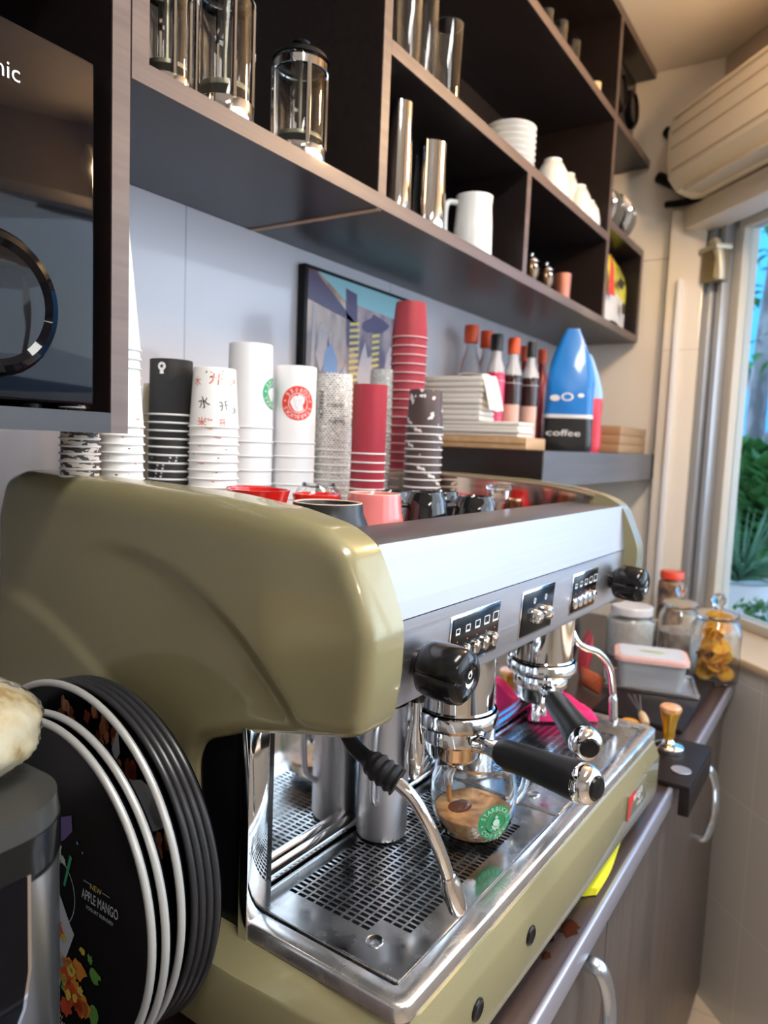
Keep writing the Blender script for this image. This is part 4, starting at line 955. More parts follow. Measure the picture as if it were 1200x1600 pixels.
# bags
def bag(name, label, x, y, z, W, Dp, H, mats, seed, tip=.18, rz=0, split=.33):
    t = thing(name, label, 'bag', (x, y, z), rz); r_ = random.Random(seed); ph = [r_.uniform(0, 6) for _ in range(5)]
    def f(z0, z1):
        def g(u, v):
            a = 2 * PI * u; zz = z0 + (z1 - z0) * v; s = zz / 1.0
            wx = (1 - .10 * s if s < .55 else (1 - .055) * (1 - ((s - .55) / .45) ** 1.6 * (1 - tip))); wy = (1 - .15 * s) * (1 - max(0, (s - .45) / .55) ** 1.2 * .97)
            if s < .05: wx *= .93 + s * 1.4; wy *= .93 + s * 1.4
            c_, s_ = math.cos(a), math.sin(a); k = 1 / max(abs(c_), abs(s_)) ** .55
            w_ = 1 + .018 * math.sin(11 * zz + ph[0] + 3 * a) + .014 * math.sin(5 * a + 17 * zz + ph[1])
            return Vector((W / 2 * wx * c_ * k * w_, Dp / 2 * wy * s_ * k * w_, H * zz))
        return g
    for nm, z0, z1, m in mats:
        bm = B(); grid(bm, 48, max(4, int(30 * (z1 - z0))), f(z0, z1)); bmesh.ops.remove_doubles(bm, verts=bm.verts, dist=.00002)
        if z0 == 0: 
            es = [e for e in bm.edges if e.is_boundary and abs(e.verts[0].co.z) < .001]; bmesh.ops.edgeloop_fill(bm, edges=es)
        obj(nm, bm, m, t, sharp=60)
    return t, f(0, 1)
BLUEF = mat('blue_foil', (.01, .19, .62), .28, coat=.5); BLKF = mat('black_foil', (.015, .015, .017), .25, coat=.5); WHB = mat('white_foil', (.75, .76, .78), .35); PKF = mat('pink_red_foil', (.70, .06, .10), .35); SKY = mat('light_blue_foil', (.30, .55, .85), .35)
pb = at(884, 690, z=BZ)
bgt, bf = bag('coffee_bag', 'tall blue foil bag with a black bottom on the box shelf', 1.905, .665, BZ, .132, .062, .322, [('black_base', 0, .27, BLKF), ('white_band', .27, .30, WHB), ('blue_top', .30, 1.0, BLUEF)], 3, tip=.25, rz=math.radians(-71))
def bagmap(cz, cu):
    return lambda x, y, d: (lambda q: q + Vector((0, -1, 0)) * (d + .001))(bf(cu + x / .26, (cz + y) / .306))
decal('printed_lettering', [place2d(text2d('coffee', .022), 0, 0)], bagmap(.045, .73), WHITE, bgt); decal('printed_mark', [disc2d(.010, 0, 0, 20, .007), disc2d(.005, .022, .004, 16), disc2d(.008, -.02, -.003, 14)], bagmap(.135, .74), WHITE, bgt)
bag('coffee_bag', 'pink and light blue foil bag just behind the blue bag', 2.06, .680, BZ, .115, .06, .275, [('pink_base', 0, .55, PKF), ('light_blue_top', .55, 1.0, SKY)], 8, tip=.3, rz=math.radians(-71))
CARD = pat('brown_carton', (.34, .20, .10), [((.48, .33, .18), (20, 20, 120), .5, 2), ((.12, .16, .07), (30, 30, 200), .62, 5)])
for i in range(3):
    bm = box(B(), 2.12 + .004 * i, 2.42, .585, .74, 0, .0255, .002)
    t = obj('carton_box', bm, CARD, None, off=(2.27, .66, 0)); t.location = (2.27, .66, BZ + .0003 + i * .0262)
    tag(t, 'flat brown carton, %s of the three beside the blue bag' % ['lowest', 'middle', 'topmost'][i], 'box', 'cartons on the box shelf')
# ================================================================ POSTER
pst = thing('framed_poster', 'dark framed colourful street scene poster on the tiled wall behind the cups', 'poster', (1.30, WY, 1.50), 0, None, (1.30, WY, 1.50))
PX0, PX1, PZ0, PZ1 = 1.098, 1.54, 1.50, 1.802
obj('poster_frame', box(B(), PX0, PX1, WY - .018, WY - .0005, PZ0, PZ1, .002), BLACKM, pst)
pmat = mat('poster_print', (.35, .2, .12), .12, coat=.6)
mixcol(pmat, (.13, .07, .055), (.42, .27, .19), (22, 22, 9), .40, .62, 5)
art = obj('poster_picture', box(B(), PX0 + .008, PX1 - .008, WY - .0195, WY - .0182, PZ0 + .008, PZ1 - .008), pmat, pst)
rp_ = random.Random(11)
pmap = planemap((PX0 + .008, WY - .0195, PZ0 + .008), (1, 0, 0), (0, 0, 1), (0, -1, 0)); PW, PH = PX1 - PX0 - .016, PZ1 - PZ0 - .016
decal('sky_patch', [poly2d([(.03, PH), (.12, PH * .86), (.34, PH * .83), (PW, PH * .8), (PW, PH)])], pmap, mat('poster_teal', (.22, .42, .46), .3), pst)
decal('roof_patch', [poly2d([(0, PH * .97), (.02, PH), (.10, PH * .84), (.16, PH * .72), (0, PH * .80)]), poly2d([(.12, PH*.95), (.16, PH*.93), (.17, PH*.5), (.13, PH*.55)]), blob2d(rp_, .035, .235, PH * .74, sx_=1.3, sy_=.6)], pmap, mat('poster_violet', (.07, .045, .10), .3), pst, layer=1)
decal('pale_patch', [poly2d([(.012, 0), (.022, 0), (.026, PH*.78), (.016, PH*.78)]), poly2d([(.06, 0), (.072, 0), (.076, PH*.62), (.066, PH*.62)]), blob2d(rp_, .02, .05, PH * .5, sy_=2), blob2d(rp_, .03, .12, PH * .20, sy_=1.8), blob2d(rp_, .03, .30, PH * .45, sy_=1.9), blob2d(rp_, .03, .20, PH * .35, sy_=1.9), blob2d(rp_, .02, .37, PH * .5, sy_=1.9)], pmap, mat('poster_pale', (.42, .37, .38), .3), pst, layer=1)
decal('blue_patch', [blob2d(rp_, .022, .075, PH * .36, sy_=1.9), blob2d(rp_, .020, .11, PH * .22, sy_=1.9), blob2d(rp_, .022, .27, PH * .22, sy_=1.9)], pmap, mat('poster_blue', (.16, .26, .48), .3), pst, layer=2)
ys_ = []
for cx_, z0_, z1_, w_ in ((.155, .02, .72, .034), (.235, .2, .66, .028)):
    k = z0_
    while k < z1_: ys_.append(poly2d([(cx_ - w_/2, PH * k), (cx_ + w_/2, PH * k + .006), (cx_ + w_/2, PH * k + .012), (cx_ - w_/2, PH * k + .006)])); k += .045
decal('yellow_stripes', ys_, pmap, mat('poster_yellow', (.62, .48, .10), .3), pst, layer=3)
# ================================================================ SHELF CONTENTS
def stand(px, y, z): p = at(px, 300, y=y); return p.x
def press(label, px, y, wpx, hk=4.7):
    x = stand(px, y, 0); D = dep((x, y, 1.9)); r = wpx / 2 * D / FPX; z = Z0 + T; h = r * hk
    t = thing('french_press', label, 'french press', (x, y, z + .0002), 0, 'glass french presses on the shelf')
    obj('glass_beaker', lathe(B(), [(.0001, .012), (r * .88, .012), (r * .9, .016), (r * .9, h * .93), (r * .87, h * .93), (r * .87, .02), (.0001, .018)], None, 40), GLASS, t)
    bm = B(); lathe(bm, [(r * .55, 0), (r * .94, 0), (r * .98, .004), (r * .98, h * .14), (r * .93, h * .145), (r * .93, .010), (r * .5, .008)], None, 40); obj('chrome_base', bm, CHROME, t)
    bm = B(); lathe(bm, [(r * .93, h * .83), (r * .97, h * .83), (r * .97, h * .90), (r * .93, h * .90)], None, 40)
    for k in range(4):
        a = facing((x, y)) + .3 + k * PI / 2; d = Vector((math.cos(a), math.sin(a), 0)); s = Vector((-d.y, d.x, 0))
        tube(bm, [d * r * .96 + Vector((0, 0, h * .13)), d * r * .96 + Vector((0, 0, h * .5)), d * r * .96 + Vector((0, 0, h * .84))], .0035, seg=8, smooth=0)
    obj('chrome_frame', bm, CHROME, t)
    obj('lid', lathe(B(), [(r * .97, h * .93), (r, h * .935), (r * .98, h * .97), (r * .8, h * 1.0), (r * .25, h * 1.03), (.004, h * 1.035), (.004, h * 1.06), (.011, h * 1.07), (.013, h * 1.10), (.009, h * 1.13), (.0001, h * 1.135)], None, 40), BLACKP, t, sharp=60)
    bm = B(); lathe(bm, [(.0001, h * .22), (r * .84, h * .22), (r * .85, h * .24), (r * .84, h * .255), (.0001, h * .26)], None, 36); tube(bm, [(0, 0, h * .25), (0, 0, h)], .0025, seg=8, smooth=0); obj('plunger', bm, mat('mesh_steel', (.35, .33, .25), .4, .9), t)
    a = facing((x, y)) + 2.9; d = Vector((math.cos(a), math.sin(a), 0)); bm = B()
    tube(bm, [d * r + Vector((0, 0, h * .88)), d * r * 1.6 + Vector((0, 0, h * .84)), d * r * 1.7 + Vector((0, 0, h * .5)), d * r * 1.5 + Vector((0, 0, h * .2)), d * r + Vector((0, 0, h * .16))], .006, seg=10); obj('handle', bm, BLACKP, t)
press('tallest glass french press at the left end of the shelf, cut by the frame top', 258, .705, 78)
press('glass french press with chrome straps, middle of the three presses', 348, .70, 94)
press('glass french press with round black lid knob, right of the three presses', 465, .70, 88, 3.75)
z1 = Z1 + .0002
tumbler('tall clear glass, leftmost on the middle shelf', 628, .690, 44, -40, 75, Z1, GLASS, grp='glasses on the middle shelf')
tumbler('tall clear glass, second on the middle shelf', 655, .735, 40, -20, 95, Z1, GLASS, grp='glasses on the middle shelf')
tumbler('tall clear glass, rightmost and nearest the edge on the middle shelf', 689, .690, 48, 28, 145, Z1, GLASS, grp='glasses on the middle shelf')
def beaker(label, px, y, wpx, pytop, pybot):
    x = stand(px, y, 0); z = Z0 + T; D = dep((x, y, z)); r = wpx / 2 * D / FPX; h = at(px, pytop, y=y).z - z
    t = thing('steel_jug', label, 'jug', (x, y, z + .0002), 0, 'steel jugs on the lower shelf')
    obj('jug_body', lathe(B(), [(.0001, 0), (r * .98, 0), (r, .004), (r * .99, h * .3), (r * .92, h * .8), (r * .94, h), (r * .90, h), (r * .88, h * .8), (r * .94, .006), (.0001, .006)], None, 40), CHROME, t)
    a = facing((x, y)) - 2.6; d = Vector((math.cos(a), math.sin(a), 0)); bm = B()
    tube(bm, [d * r * .8 + Vector((0, 0, h * .9)), d * r * 1.45 + Vector((0, 0, h * .88)), d * r * 1.5 + Vector((0, 0, h * .45)), d * r * .97 + Vector((0, 0, h * .25))], .004, seg=10, flat=1.5); obj('handle', bm, CHROME, t)
beaker('tall polished steel jug, left of the pair on the lower shelf', 620, .700, 44, 160, 318)
beaker('polished steel jug, right of the pair beside the white jug', 671, .700, 52, 225, 352)
WCER = mat('white_ceramic', (.78, .79, .78), .15, coat=.5)
x_ = stand(742, .705, 0); D_ = dep((x_, .705, 1.9)); r_j = 62 / 2 * D_ / FPX; h_j = 92 * D_ / FPX
wj = thing('ceramic_jug', 'white ceramic jug with handle on the lower shelf', 'jug', (x_, .705, Z0 + T + .0002))
obj('jug_body', lathe(B(), [(.0001, 0), (r_j * .98, 0), (r_j, .005), (r_j * .97, h_j * .5), (r_j * .90, h_j * .85), (r_j * .94, h_j), (r_j * .88, h_j), (r_j * .84, h_j * .85), (r_j * .9, .008), (.0001, .007)], None, 44), WCER, wj)
a_ = facing((x_, .705)) - 1.25; d_ = Vector((math.cos(a_), math.sin(a_), 0)); bm = B()
tube(bm, [d_ * r_j * .9 + Vector((0, 0, h_j * .88)), d_ * r_j * 1.4 + Vector((0, 0, h_j * .86)), d_ * r_j * 1.5 + Vector((0, 0, h_j * .6)), d_ * r_j * 1.4 + Vector((0, 0, h_j * .28)), d_ * r_j * .98 + Vector((0, 0, h_j * .22))], .006, seg=12); obj('handle', bm, WCER, wj)
# plates
def plate(label, x, y, z, r, grp, m=WCER):
    t = obj('saucer', lathe(B(), [(.0001, .0), (r * .5, 0), (r * .55, .003), (r * .97, .012), (r, .014), (r * .99, .0152), (r * .95, .0145), (r * .55, .006), (.0001, .0045)], None, 44), m, None, sharp=60); t.location = (x, y, z); return tag(t, label, 'saucer', grp)
xp = stand(793, .725, 0); rp2 = 80 / 2 * dep((xp, .725, 2.1)) / FPX; ph_ = .0135
for k in range(7): plate('white saucer, %s in the stack on the middle shelf' % ['lowest', 'second from below', 'third from below', 'fourth from below', 'fifth from below', 'sixth from below', 'topmost'][k], xp, .725, Z1 + .0002 + k * ph_, rp2, 'stacked white saucers')
bm = B(); xq = stand(738, .76, 0); tube(bm, [(xq - .03, .76, Z1 + .030), (xq + .0, .75, Z1 + .032), (xq + .045, .735, Z1 + .035), (xq + .06, .74, Z1 + .05)], .011, seg=12); box(bm, xq - .05, xq + .03, .70, .80, Z1 + .0003, Z1 + .028, .004)
tag(obj('white_dish', bm, WCER, None), 'small white dish with a handle beside the saucer stack', 'dish')
def wcup(label, px, y, wpx, pytop, pybot, z):
    x = stand(px, y, 0); D = dep((x, y, z)); r = wpx / 2 * D / FPX; h = at(px, pytop, y=y).z - z
    t = thing('white_cup', label, 'cup', (x, y, z + .0002), 0, 'white cups with red mark on the middle shelf')
    obj('shell', lathe(B(), [(r * .97, 0), (r, .001), (r * .98, h * .3), (r * .85, h * .65), (r * .58, h * .9), (r * .5, h * .92), (r * .5, h), (r * .44, h), (.0001, h * .93), (.0001, h * .9), (r * .55, h * .85), (r * .92, h * .3), (r * .97, 0)], None, 40), WCER, t, sharp=60)
    mp = conemap(r * 1.0, r * .85, h * .65, h * .30, facing((x, y)) + .3); decal('red_mark', [place2d(text2d('caffè', h * .22), 0, 0)], mp, RED, t)
wcup('white cup upside down with red mark, leftmost of the row on the middle shelf', 861, .700, 56, 248, 300, Z1)
wcup('white cup upside down with red mark, second of the row on the middle shelf', 884, .735, 50, 272, 315, Z1)
wcup('white cup upside down with red mark, third of the row on the middle shelf', 903, .705, 48, 291, 335, Z1)
wcup('white cup upside down with red mark, last of the row beside the divider', 919, .695, 42, 316, 348, Z1)
for i, (px, a, b) in enumerate(((838, -5, 32), (861, 14, 55), (882, 46, 88))):
    tumbler('small clear glass on the top shelf, %s' % ['left of three', 'middle of three', 'right of three'][i], px, .70, 22, a, b, Z2 + T/2, GLASS, grp='small glasses on the top shelf')
tumbler('tiny cream cup on the top shelf right of the small glasses', 920, .70, 17, 115, 136, Z2 + T/2, mat('cream_ceramic', (.72, .60, .36), .4), name='small_cup', cat='cup')
# ornate jars and copper pot in the small bay
def ornate(label, px, y, wpx, h):
    x = stand(px, y, 0); z = Z0 + T; r = wpx / 2 * dep((x, y, z)) / FPX
    t = thing('ornate_jar', label, 'jar', (x, y, z + .0002), 0, 'ornate jars in the small bay')
    obj('jar_body', lathe(B(), [(.0001, 0), (r * .6, 0), (r * .7, h * .06), (r * .95, h * .3), (r, h * .5), (r * .8, h * .75), (r * .5, h * .85), (.0001, h * .85)], None, 32), mat('dark_brass', (.16, .10, .06), .2, .9), t, sharp=60)
    obj('jar_lid', lathe(B(), [(r * .85, h * .74), (r * .9, h * .78), (r * .6, h * .9), (r * .2, h * .97), (r * .3, h * 1.04), (.0001, h * 1.1)], None, 32), CHROME, t)
    bm = B(); bmesh.ops.create_uvsphere(bm, u_segments=12, v_segments=8, radius=r * .32, matrix=Matrix.Translation((-r * .55, -r * .75, h * .55))); obj('metal_boss', bm, CHROME, t)
ornate('dark brass jar with chrome lid, left of the pair in the small bay', 836, .68, 26, .062)
ornate('dark brass jar with chrome lid, right of the pair next to the copper pot', 860, .68, 26, .062)
tumbler('small plain copper pot beside the ornate jars', 887, .70, 28, 434, 464, Z0 + T, mat('dull_copper', (.45, .17, .11), .35, .6), name='copper_pot', cat='pot')
# far bay
def lobj(name, label, cat, bm, m, loc, **k):
    o = obj(name, bm, m, None, **k); o.location = loc; return tag(o, label, cat)
fr = thing('black_appliance', 'glossy black appliance with round fronts in the top far bay', 'appliance', (2.30, .76, Z2 + T/2 + .0002))
obj('case', box(B(), -.12, .13, -.07, .10, 0, .22, .02, 3), BLACKP, fr)
for dx in (-.06, .07):
    obj('round_front', lathe(B(), [(.055, 0), (.055, .008), (.045, .014), (.040, .008), (.0001, .006)], axm((dx, -.07, .11), (0, -1, 0)), 36), CHROME if False else BLACKG, fr)
for k, (dx, dy) in enumerate(((-.07, .02), (-.02, .01), (.03, 0), (.08, .0))):
    o = obj('standing_plate', lathe(B(), [(.0001, .004), (.04, .003), (.066, .010), (.068, .011), (.067, .0125), (.04, .006), (.0001, .006)], Matrix.Translation((0, 0, .0675)) @ Matrix.Rotation(PI/2 - .12, 4, 'Y'), 40), mat('smoked_glass', (.25, .26, .27), .1, trans=.5) if k % 2 else CHROME, None, sharp=60)
    o.location = (2.29 + dx, .72 + dy, 2.1285); tag(o, 'round dish standing on edge in the far bay, %s' % ['nearest the divider', 'second from the divider', 'third from the divider', 'farthest from the divider'][k], 'dish', 'dishes standing in the far bay')
YF = mat('yellow_pack', (.80, .72, .04), .3, coat=.3); RF = mat('red_pack', (.72, .03, .05), .3, coat=.3); WF = mat('white_pack', (.72, .70, .68), .4)
pk = thing('food_pack', 'bright yellow food pack with red corner and white base in the far lower bay', 'pack', (2.30, .72, Z0 + T + .0002))
def packg(z0, z1):
    return lambda u, v: (lambda a, zz: Vector((.14 * math.cos(a) * (1 / max(abs(math.cos(a)), abs(math.sin(a))) ** .6), .045 * math.sin(a) * (1 / max(abs(math.cos(a)), abs(math.sin(a))) ** .6) * (1 - .7 * max(0, (zz - .6) / .4) ** 2), .215 * zz + .008 * math.sin(3 * a))))(2 * PI * u, z0 + (z1 - z0) * v)
bm = B(); grid(bm, 40, 8, packg(0.04, .42)); obj('white_base', bm, WF, pk)
bm = B(); grid(bm, 40, 14, packg(.42, 1)); obj('yellow_top', bm, YF, pk)
decal('red_corner', [poly2d([(-.125, .075), (-.06, .08), (-.09, .16), (-.125, .19)])], lambda x, y, d: Vector((x, -.0585 - d, y)), RF, pk)
decal('printed_mark', [poly2d([(-.04, .12), (.0, .15), (.05, .14), (.01, .11)]), disc2d(.018, .04, .06, 16), place2d(text2d('mix', .05), 0, .165)], lambda x, y, d: Vector((x, -.0580 + max(0, (y - .13)) * .22 - d, y)), INK, pk)
# ================================================================ COUNTER, FAR END
MATM = mat('black_rubber_mat', (.016, .012, .012), .5, spec=.2)
ZC = CZ + .0012
tm = thing('tamping_mat', 'black rubber tamping mat draped over the worktop edge beyond the machine', 'mat', (1.50, .29, ZC), 0, None, (1.50, .29, ZC))
bm = B(); box(bm, 1.285, 1.50, .196, .262, ZC, ZC + .009, .002); box(bm, 1.285, 1.50, .262, .36, ZC, ZC + .009); obj('mat_top', bm, MATM, tm)
obj('mat_lip', box(B(), 1.285, 1.50, .195, .213, ZC - .045, ZC, .002), MATM, tm)
m2 = lobj('counter_mat', 'larger flat black mat on the worktop behind the tamper', 'mat', box(B(), -.20, .20, -.085, .10, 0, .011, .002), MATM, (1.745, .345, ZC))
def tamper():
    t = thing('tamper', 'steel tamper with a golden amber handle standing on the black mat', 'tamper', (1.425, .262, ZC + .0093))
    obj('steel_base', lathe(B(), [(.0001, 0), (.0285, 0), (.029, .002), (.029, .009), (.026, .012), (.012, .016), (.008, .022), (.0001, .022)], None, 44), CHROME, t)
    obj('handle', lathe(B(), [(.0085, .021), (.0105, .024), (.011, .040), (.0135, .058), (.0175, .072), (.0185, .076), (.0001, .076)], None, 36), mat('amber_gold', (.62, .36, .04), .25, .6, coat=.4), t, sharp=60)
    obj('handle_top', lathe(B(), [(.0186, .0755), (.0200, .079), (.0195, .084), (.0165, .087), (.0001, .088)], None, 36), mixcol(mat('mottled_orange', (.7, .3, .1), .3, coat=.4), (.70, .28, .06), (.72, .45, .33), (60, 60, 60)), t)
tamper()
lobj('steel_disc', 'thin round steel disc lying on the black mat in front of the tamper', 'disc', lathe(B(), [(.0001, 0), (.017, 0), (.0175, .001), (.017, .002), (.0001, .002)], None, 36), BRUSH, (1.345, .222, ZC + .0094))
OJ = mat('orange_plastic', (.80, .33, .02), .35, coat=.2)
for i, (x, y, rz, lab) in enumerate(((1.47, .345, 2.3, 'orange round cap lying behind the machine corner'), (1.40, .305, .6, 'orange round cap beside the tamper base'), (1.33, .292, 1.0, 'orange round cap closest to the machine corner'))):
    lobj('orange_cap', lab, 'cap', lathe(B(), [(.0001, 0), (.017, 0), (.0185, .003), (.0185, .020), (.0165, .0225), (.0001, .0225)], None, 32), OJ, (x, y, ZC + .0093 if y < .36 and x < 1.49 else ZC + .0003))
br = thing('cleaning_brush', 'slim brush with a pale wooden handle and thin wires behind the machine corner', 'brush', (1.52, .335, ZC + .012), math.radians(22))
obj('wooden_handle', tube(B(), [(-.055, 0, .020), (-.03, 0, .022), (.0, 0, .021)], lambda t: .007 + .002 * math.sin(t * 3), seg=12), mat('pale_wood', (.62, .44, .26), .5), br)
for k in range(3): obj('wire_tine', tube(B(), [(0, 0, .021), (.04, -.004 + .004 * k, .022), (.11, -.012 + .012 * k, .024)], .0016, seg=8), STEEL, br)
# steel tray and plastic box
stt = thing('steel_tray', 'flat steel tray under the plastic food box', 'tray', (1.80, .385, CZ + .0125), math.radians(-74))
obj('tray_plate', box(B(), -.10, .10, -.070, .070, .0, .004, .001), BRUSH, stt)
bm = B()
for q in ((-.105, .105, -.076, -.070), (-.105, .105, .070, .076), (-.105, -.099, -.070, .070), (.099, .105, -.070, .070)): box(bm, *q, 0.001, .012, .001)
obj('tray_rim', bm, STEEL, stt)
fb = thing('food_box', 'clear plastic food box with a pale pink lid on the steel tray', 'food box', (1.80, .385, CZ + .017), math.radians(-74))
def rbox(bm, wx, wy, z0, z1, r, t0=1, t1=1, n=6):
    def loop(s, z):
        out = []
        for cx, cy, a0 in ((wx/2 - r, wy/2 - r, 0), (-wx/2 + r, wy/2 - r, PI/2), (-wx/2 + r, -wy/2 + r, PI), (wx/2 - r, -wy/2 + r, 1.5*PI)):
            for k in range(n + 1): a = a0 + PI/2 * k / n; out.append(bm.verts.new(((cx + r * math.cos(a)) * s, (cy + r * math.sin(a)) * s, z)))
        return out
    A, B_ = loop(t0, z0), loop(t1, z1); m_ = len(A)
    for i in range(m_): bm.faces.new((A[i], A[(i+1) % m_], B_[(i+1) % m_], B_[i]))
    bm.faces.new(list(reversed(A))); bm.faces.new(B_)
    return bm
bm = rbox(B(), .155, .115, 0, .062, .018, .90, 1); rbox(bm, .150, .110, .003, .0625, .017, .90, 1); obj('clear_tub', bm, CPLAST, fb, sharp=50)
obj('food_filling', rbox(B(), .138, .098, .004, .026, .016, .95, .97), mixcol(mat('pale_food', (.6, .45, .4), .7), (.45, .28, .25), (.70, .60, .56), (40, 40, 60)), fb)
obj('lid_rim', rbox(rbox(B(), .168, .128, .0630, .072, .022), .160, .120, .072, .0745, .020), mat('pale_pink_lid', (.78, .48, .44), .35), fb, sharp=50)
obj('lid_panel', rbox(B(), .145, .105, .0746, .0762, .016), mat('lid_clear', (.62, .65, .72), .25), fb)
decal('lid_sticker', [blob2d(random.Random(2), .010, .015, .0, j=.2, sx_=1.6), blob2d(random.Random(3), .008, -.012, .002, j=.2, sx_=2)], lambda x, y, d: Vector((x, y, .0763 + d)), mat('sticker_green', (.35, .50, .15), .5), fb)
# jars
def jar(label, name, x, y, r, h, fill, fillh, lid='glass', lidm=None, filln='jar_filling'):
    t = thing(name, label, 'jar', (x, y, ZC))
    sh = h * .76
    obj('glass_body', lathe(B(), [(.0001, 0), (r * .93, 0), (r, .006), (r, sh * .82), (r * .93, sh * .93), (r * .78, sh), (r * .75, sh + .004), (r * .80, sh + .010), (r * .74, sh + .010), (r * .72, sh), (r * .88, sh * .91), (r * .95, sh * .80), (r * .95, .008), (.0001, .007)], None, 44), GLASS, t)
    if fill: obj(filln, lathe(B(), [(.0001, .0085), (r * .93, .0085), (r * .94, .012), (r * .94, sh * fillh), (r * .5, sh * fillh + .006), (.0001, sh * fillh + .008)], None, 40), fill, t)
    z = sh + .0105
    if lid == 'glass':
        obj('glass_lid', lathe(B(), [(r * .70, z - .008), (r * .84, z), (r * .86, z + .004), (r * .70, z + .012), (r * .25, z + .018), (r * .16, z + .024), (r * .26, z + .034), (r * .30, z + .044), (r * .20, z + .055), (.0001, z + .058)], None, 40), GLASS, t)
    else: obj('screw_lid', lathe(B(), [(r * .84, z - .010), (r * .88, z - .009), (r * .88, z + .010), (r * .84, z + .013), (.0001, z + .013)], None, 40), lidm, t)
    return t
SUG = mixcol(mat('sugar', (.72, .66, .58), .8), (.78, .72, .66), (.88, .84, .79), (60, 60, 60)); BEIGE = mixcol(mat('light_powder', (.62, .5, .42), .8), (.45, .34, .28), (.72, .64, .56), (30, 30, 30))
BRN = mixcol(mat('brown_snacks', (.35, .16, .08), .6), (.16, .06, .03), (.55, .30, .16), (50, 50, 50)); 
jar('large wide jar of pale sugar behind the plastic food box', 'storage_jar', 2.06, .500, .064, .160, SUG, .86, 'screw', mat('clear_lid', (.72, .70, .72), .2))
jar('glass jar with a ball lid between the sugar jar and the orange slices', 'storage_jar', 2.135, .388, .055, .185, BEIGE, .55)
jar('tall jar of brown snacks with a red screw lid in the corner', 'storage_jar', 2.33, .455, .040, .250, BRN, .95, 'screw', mat('red_lid', (.78, .06, .02), .35, coat=.3))
oj = jar('glass jar of dried orange slices with a ball lid at the worktop end', 'storage_jar', 1.985, .272, .060, .205, None, 0)
OS = mixcol(mat('dried_orange', (.85, .38, .01), .5), (.80, .28, .005), (.90, .52, .04), (60, 60, 60)); ro = random.Random(21)
for k in range(44):
    a = ro.uniform(0, 2 * PI); rr = ro.uniform(.004, .034) * (1 - .45 * k / 44); zz = .012 + k * .0027; M4 = Matrix.Translation((rr * math.cos(a), rr * math.sin(a), zz + .012)) @ Matrix.Rotation(ro.uniform(.5, 1.3), 4, Vector((ro.uniform(-1, 1), ro.uniform(-1, 1), .2)))
    o = obj('orange_slice', lathe(B(), [(.0001, -.0014), (.020, -.0014), (.0215, 0), (.020, .0014), (.0001, .0014)], M4, 16), OS, oj)
# snack packets behind the group heads
for i, (x, y, rz, m, lab) in enumerate(((1.78, .545, .4, RF, 'red snack packet leaning beside the sugar jar'), (1.84, .60, .2, BLKF, 'black snack packet behind the red one beside the sugar jar'), (1.70, .50, .9, pat('orange_black_foil', (.65, .10, .03), [((.05, .03, .03), (30, 30, 30), .52, 1), ((.8, .55, .1), (30, 30, 30), .62, 5)]), 'small orange and red packet lying nearest the machine'))):
    hh = (.12, .15, .045)[i]
    def pf_(u, v): return Vector(((u - .5) * .09, .016 * math.sin(PI * u) * math.sin(PI * v) ** .6, v * hh))
    bm = B(); grid(bm, 14, 14, pf_); grid(bm, 14, 14, lambda u, v: Vector((pf_(u, v).x, -pf_(u, v).y, pf_(u, v).z))); bmesh.ops.remove_doubles(bm, verts=bm.verts, dist=.0001)
    o = obj('snack_packet', bm, m, None, sharp=60); o.location = (x, y, ZC); o.rotation_euler = (.12, 0, rz); tag(o, lab, 'packet', 'snack packets')
# sponge under the machine front
sp = cloth('sponge_cloth', 'bright yellow sponge cloth on the worktop below the machine front', 'cloth', Matrix.Translation((1.0, .268, CZ + .0012)) @ Matrix.Rotation(math.radians(3), 4, 'Z'), .21, .050, .006, noisy(mat('yellow_sponge', (.78, .72, .02), .8), (400, 400, 400), .7, .9, bumpk=.4), 9, .010)
# coffee stains
rs = random.Random(5); bm = B()
for cx_, cy_, r_ in ((.82, .245, .010), (.79, .258, .005), (.87, .262, .006), (.76, .25, .004), (.74, .262, .003)):
    g = blob2d(rs, r_, cx_, cy_, 18, .35, 1.6, 1); bm.faces.new([bm.verts.new((x, y, CZ + .0012)) for x, y in g[0]])
tag(obj('coffee_stain', bm, mat('coffee_drip', (.045, .012, .006), .12), None, fix=False), 'small brown coffee drips on the worktop edge', 'stain', kind='stuff')
# ================================================================ SERVING TRAYS LEANING ON THE MACHINE
TRB = mat('black_tray', (.010, .010, .011), .30); RIMG = mat('dark_grey_rim', (.028, .028, .031), .30); RIMS = mat('silver_rim', (.50, .50, .48), .32, .3)
ARTB = mat('tray_face', (.003, .003, .004), .22, spec=.08)
def tray(label, x, y, z, r, rimm, tilt=0.0, deep=.012):
    # local frame: disc normal points to -x
    t = thing('serving_tray', label, 'tray', mw(x, y, z), 0, 'round serving trays leaning on the machine')
    t.rotation_euler = (0, tilt, PHI)
    M0 = Matrix.Translation((0, 0, r)) @ Matrix.Rotation(-PI/2, 4, 'Y')
    obj('tray_face', lathe(B(), [(.0001, .0022), (r * .93, .0022), (r * .965, .006), (r - .0035, deep - .002), (r - .002, deep - .002), (r * .972, .004), (r * .935, 0), (.0001, 0)], M0, 96), ARTB, t, sharp=60)
    bm = B(); lathe(bm, [(r - .0042 + .0034 * math.cos(a), deep - .002 + .0034 * math.sin(a)) for a in [2*PI*k/12 for k in range(13)]], M0, 96); obj('tray_rim', bm, rimm, t, sharp=80)
    return t
TL = math.radians(3.0)
YC = .602; tz = CZ + .0015
for k in range(4):
    tray('plain black serving tray with dark rim, %s against the machine side' % ['innermost', 'second', 'third', 'fourth'][k],   .4165 - .0065 * k, YC + .002 * k, tz, .166, RIMG, TL * .0 + .02)
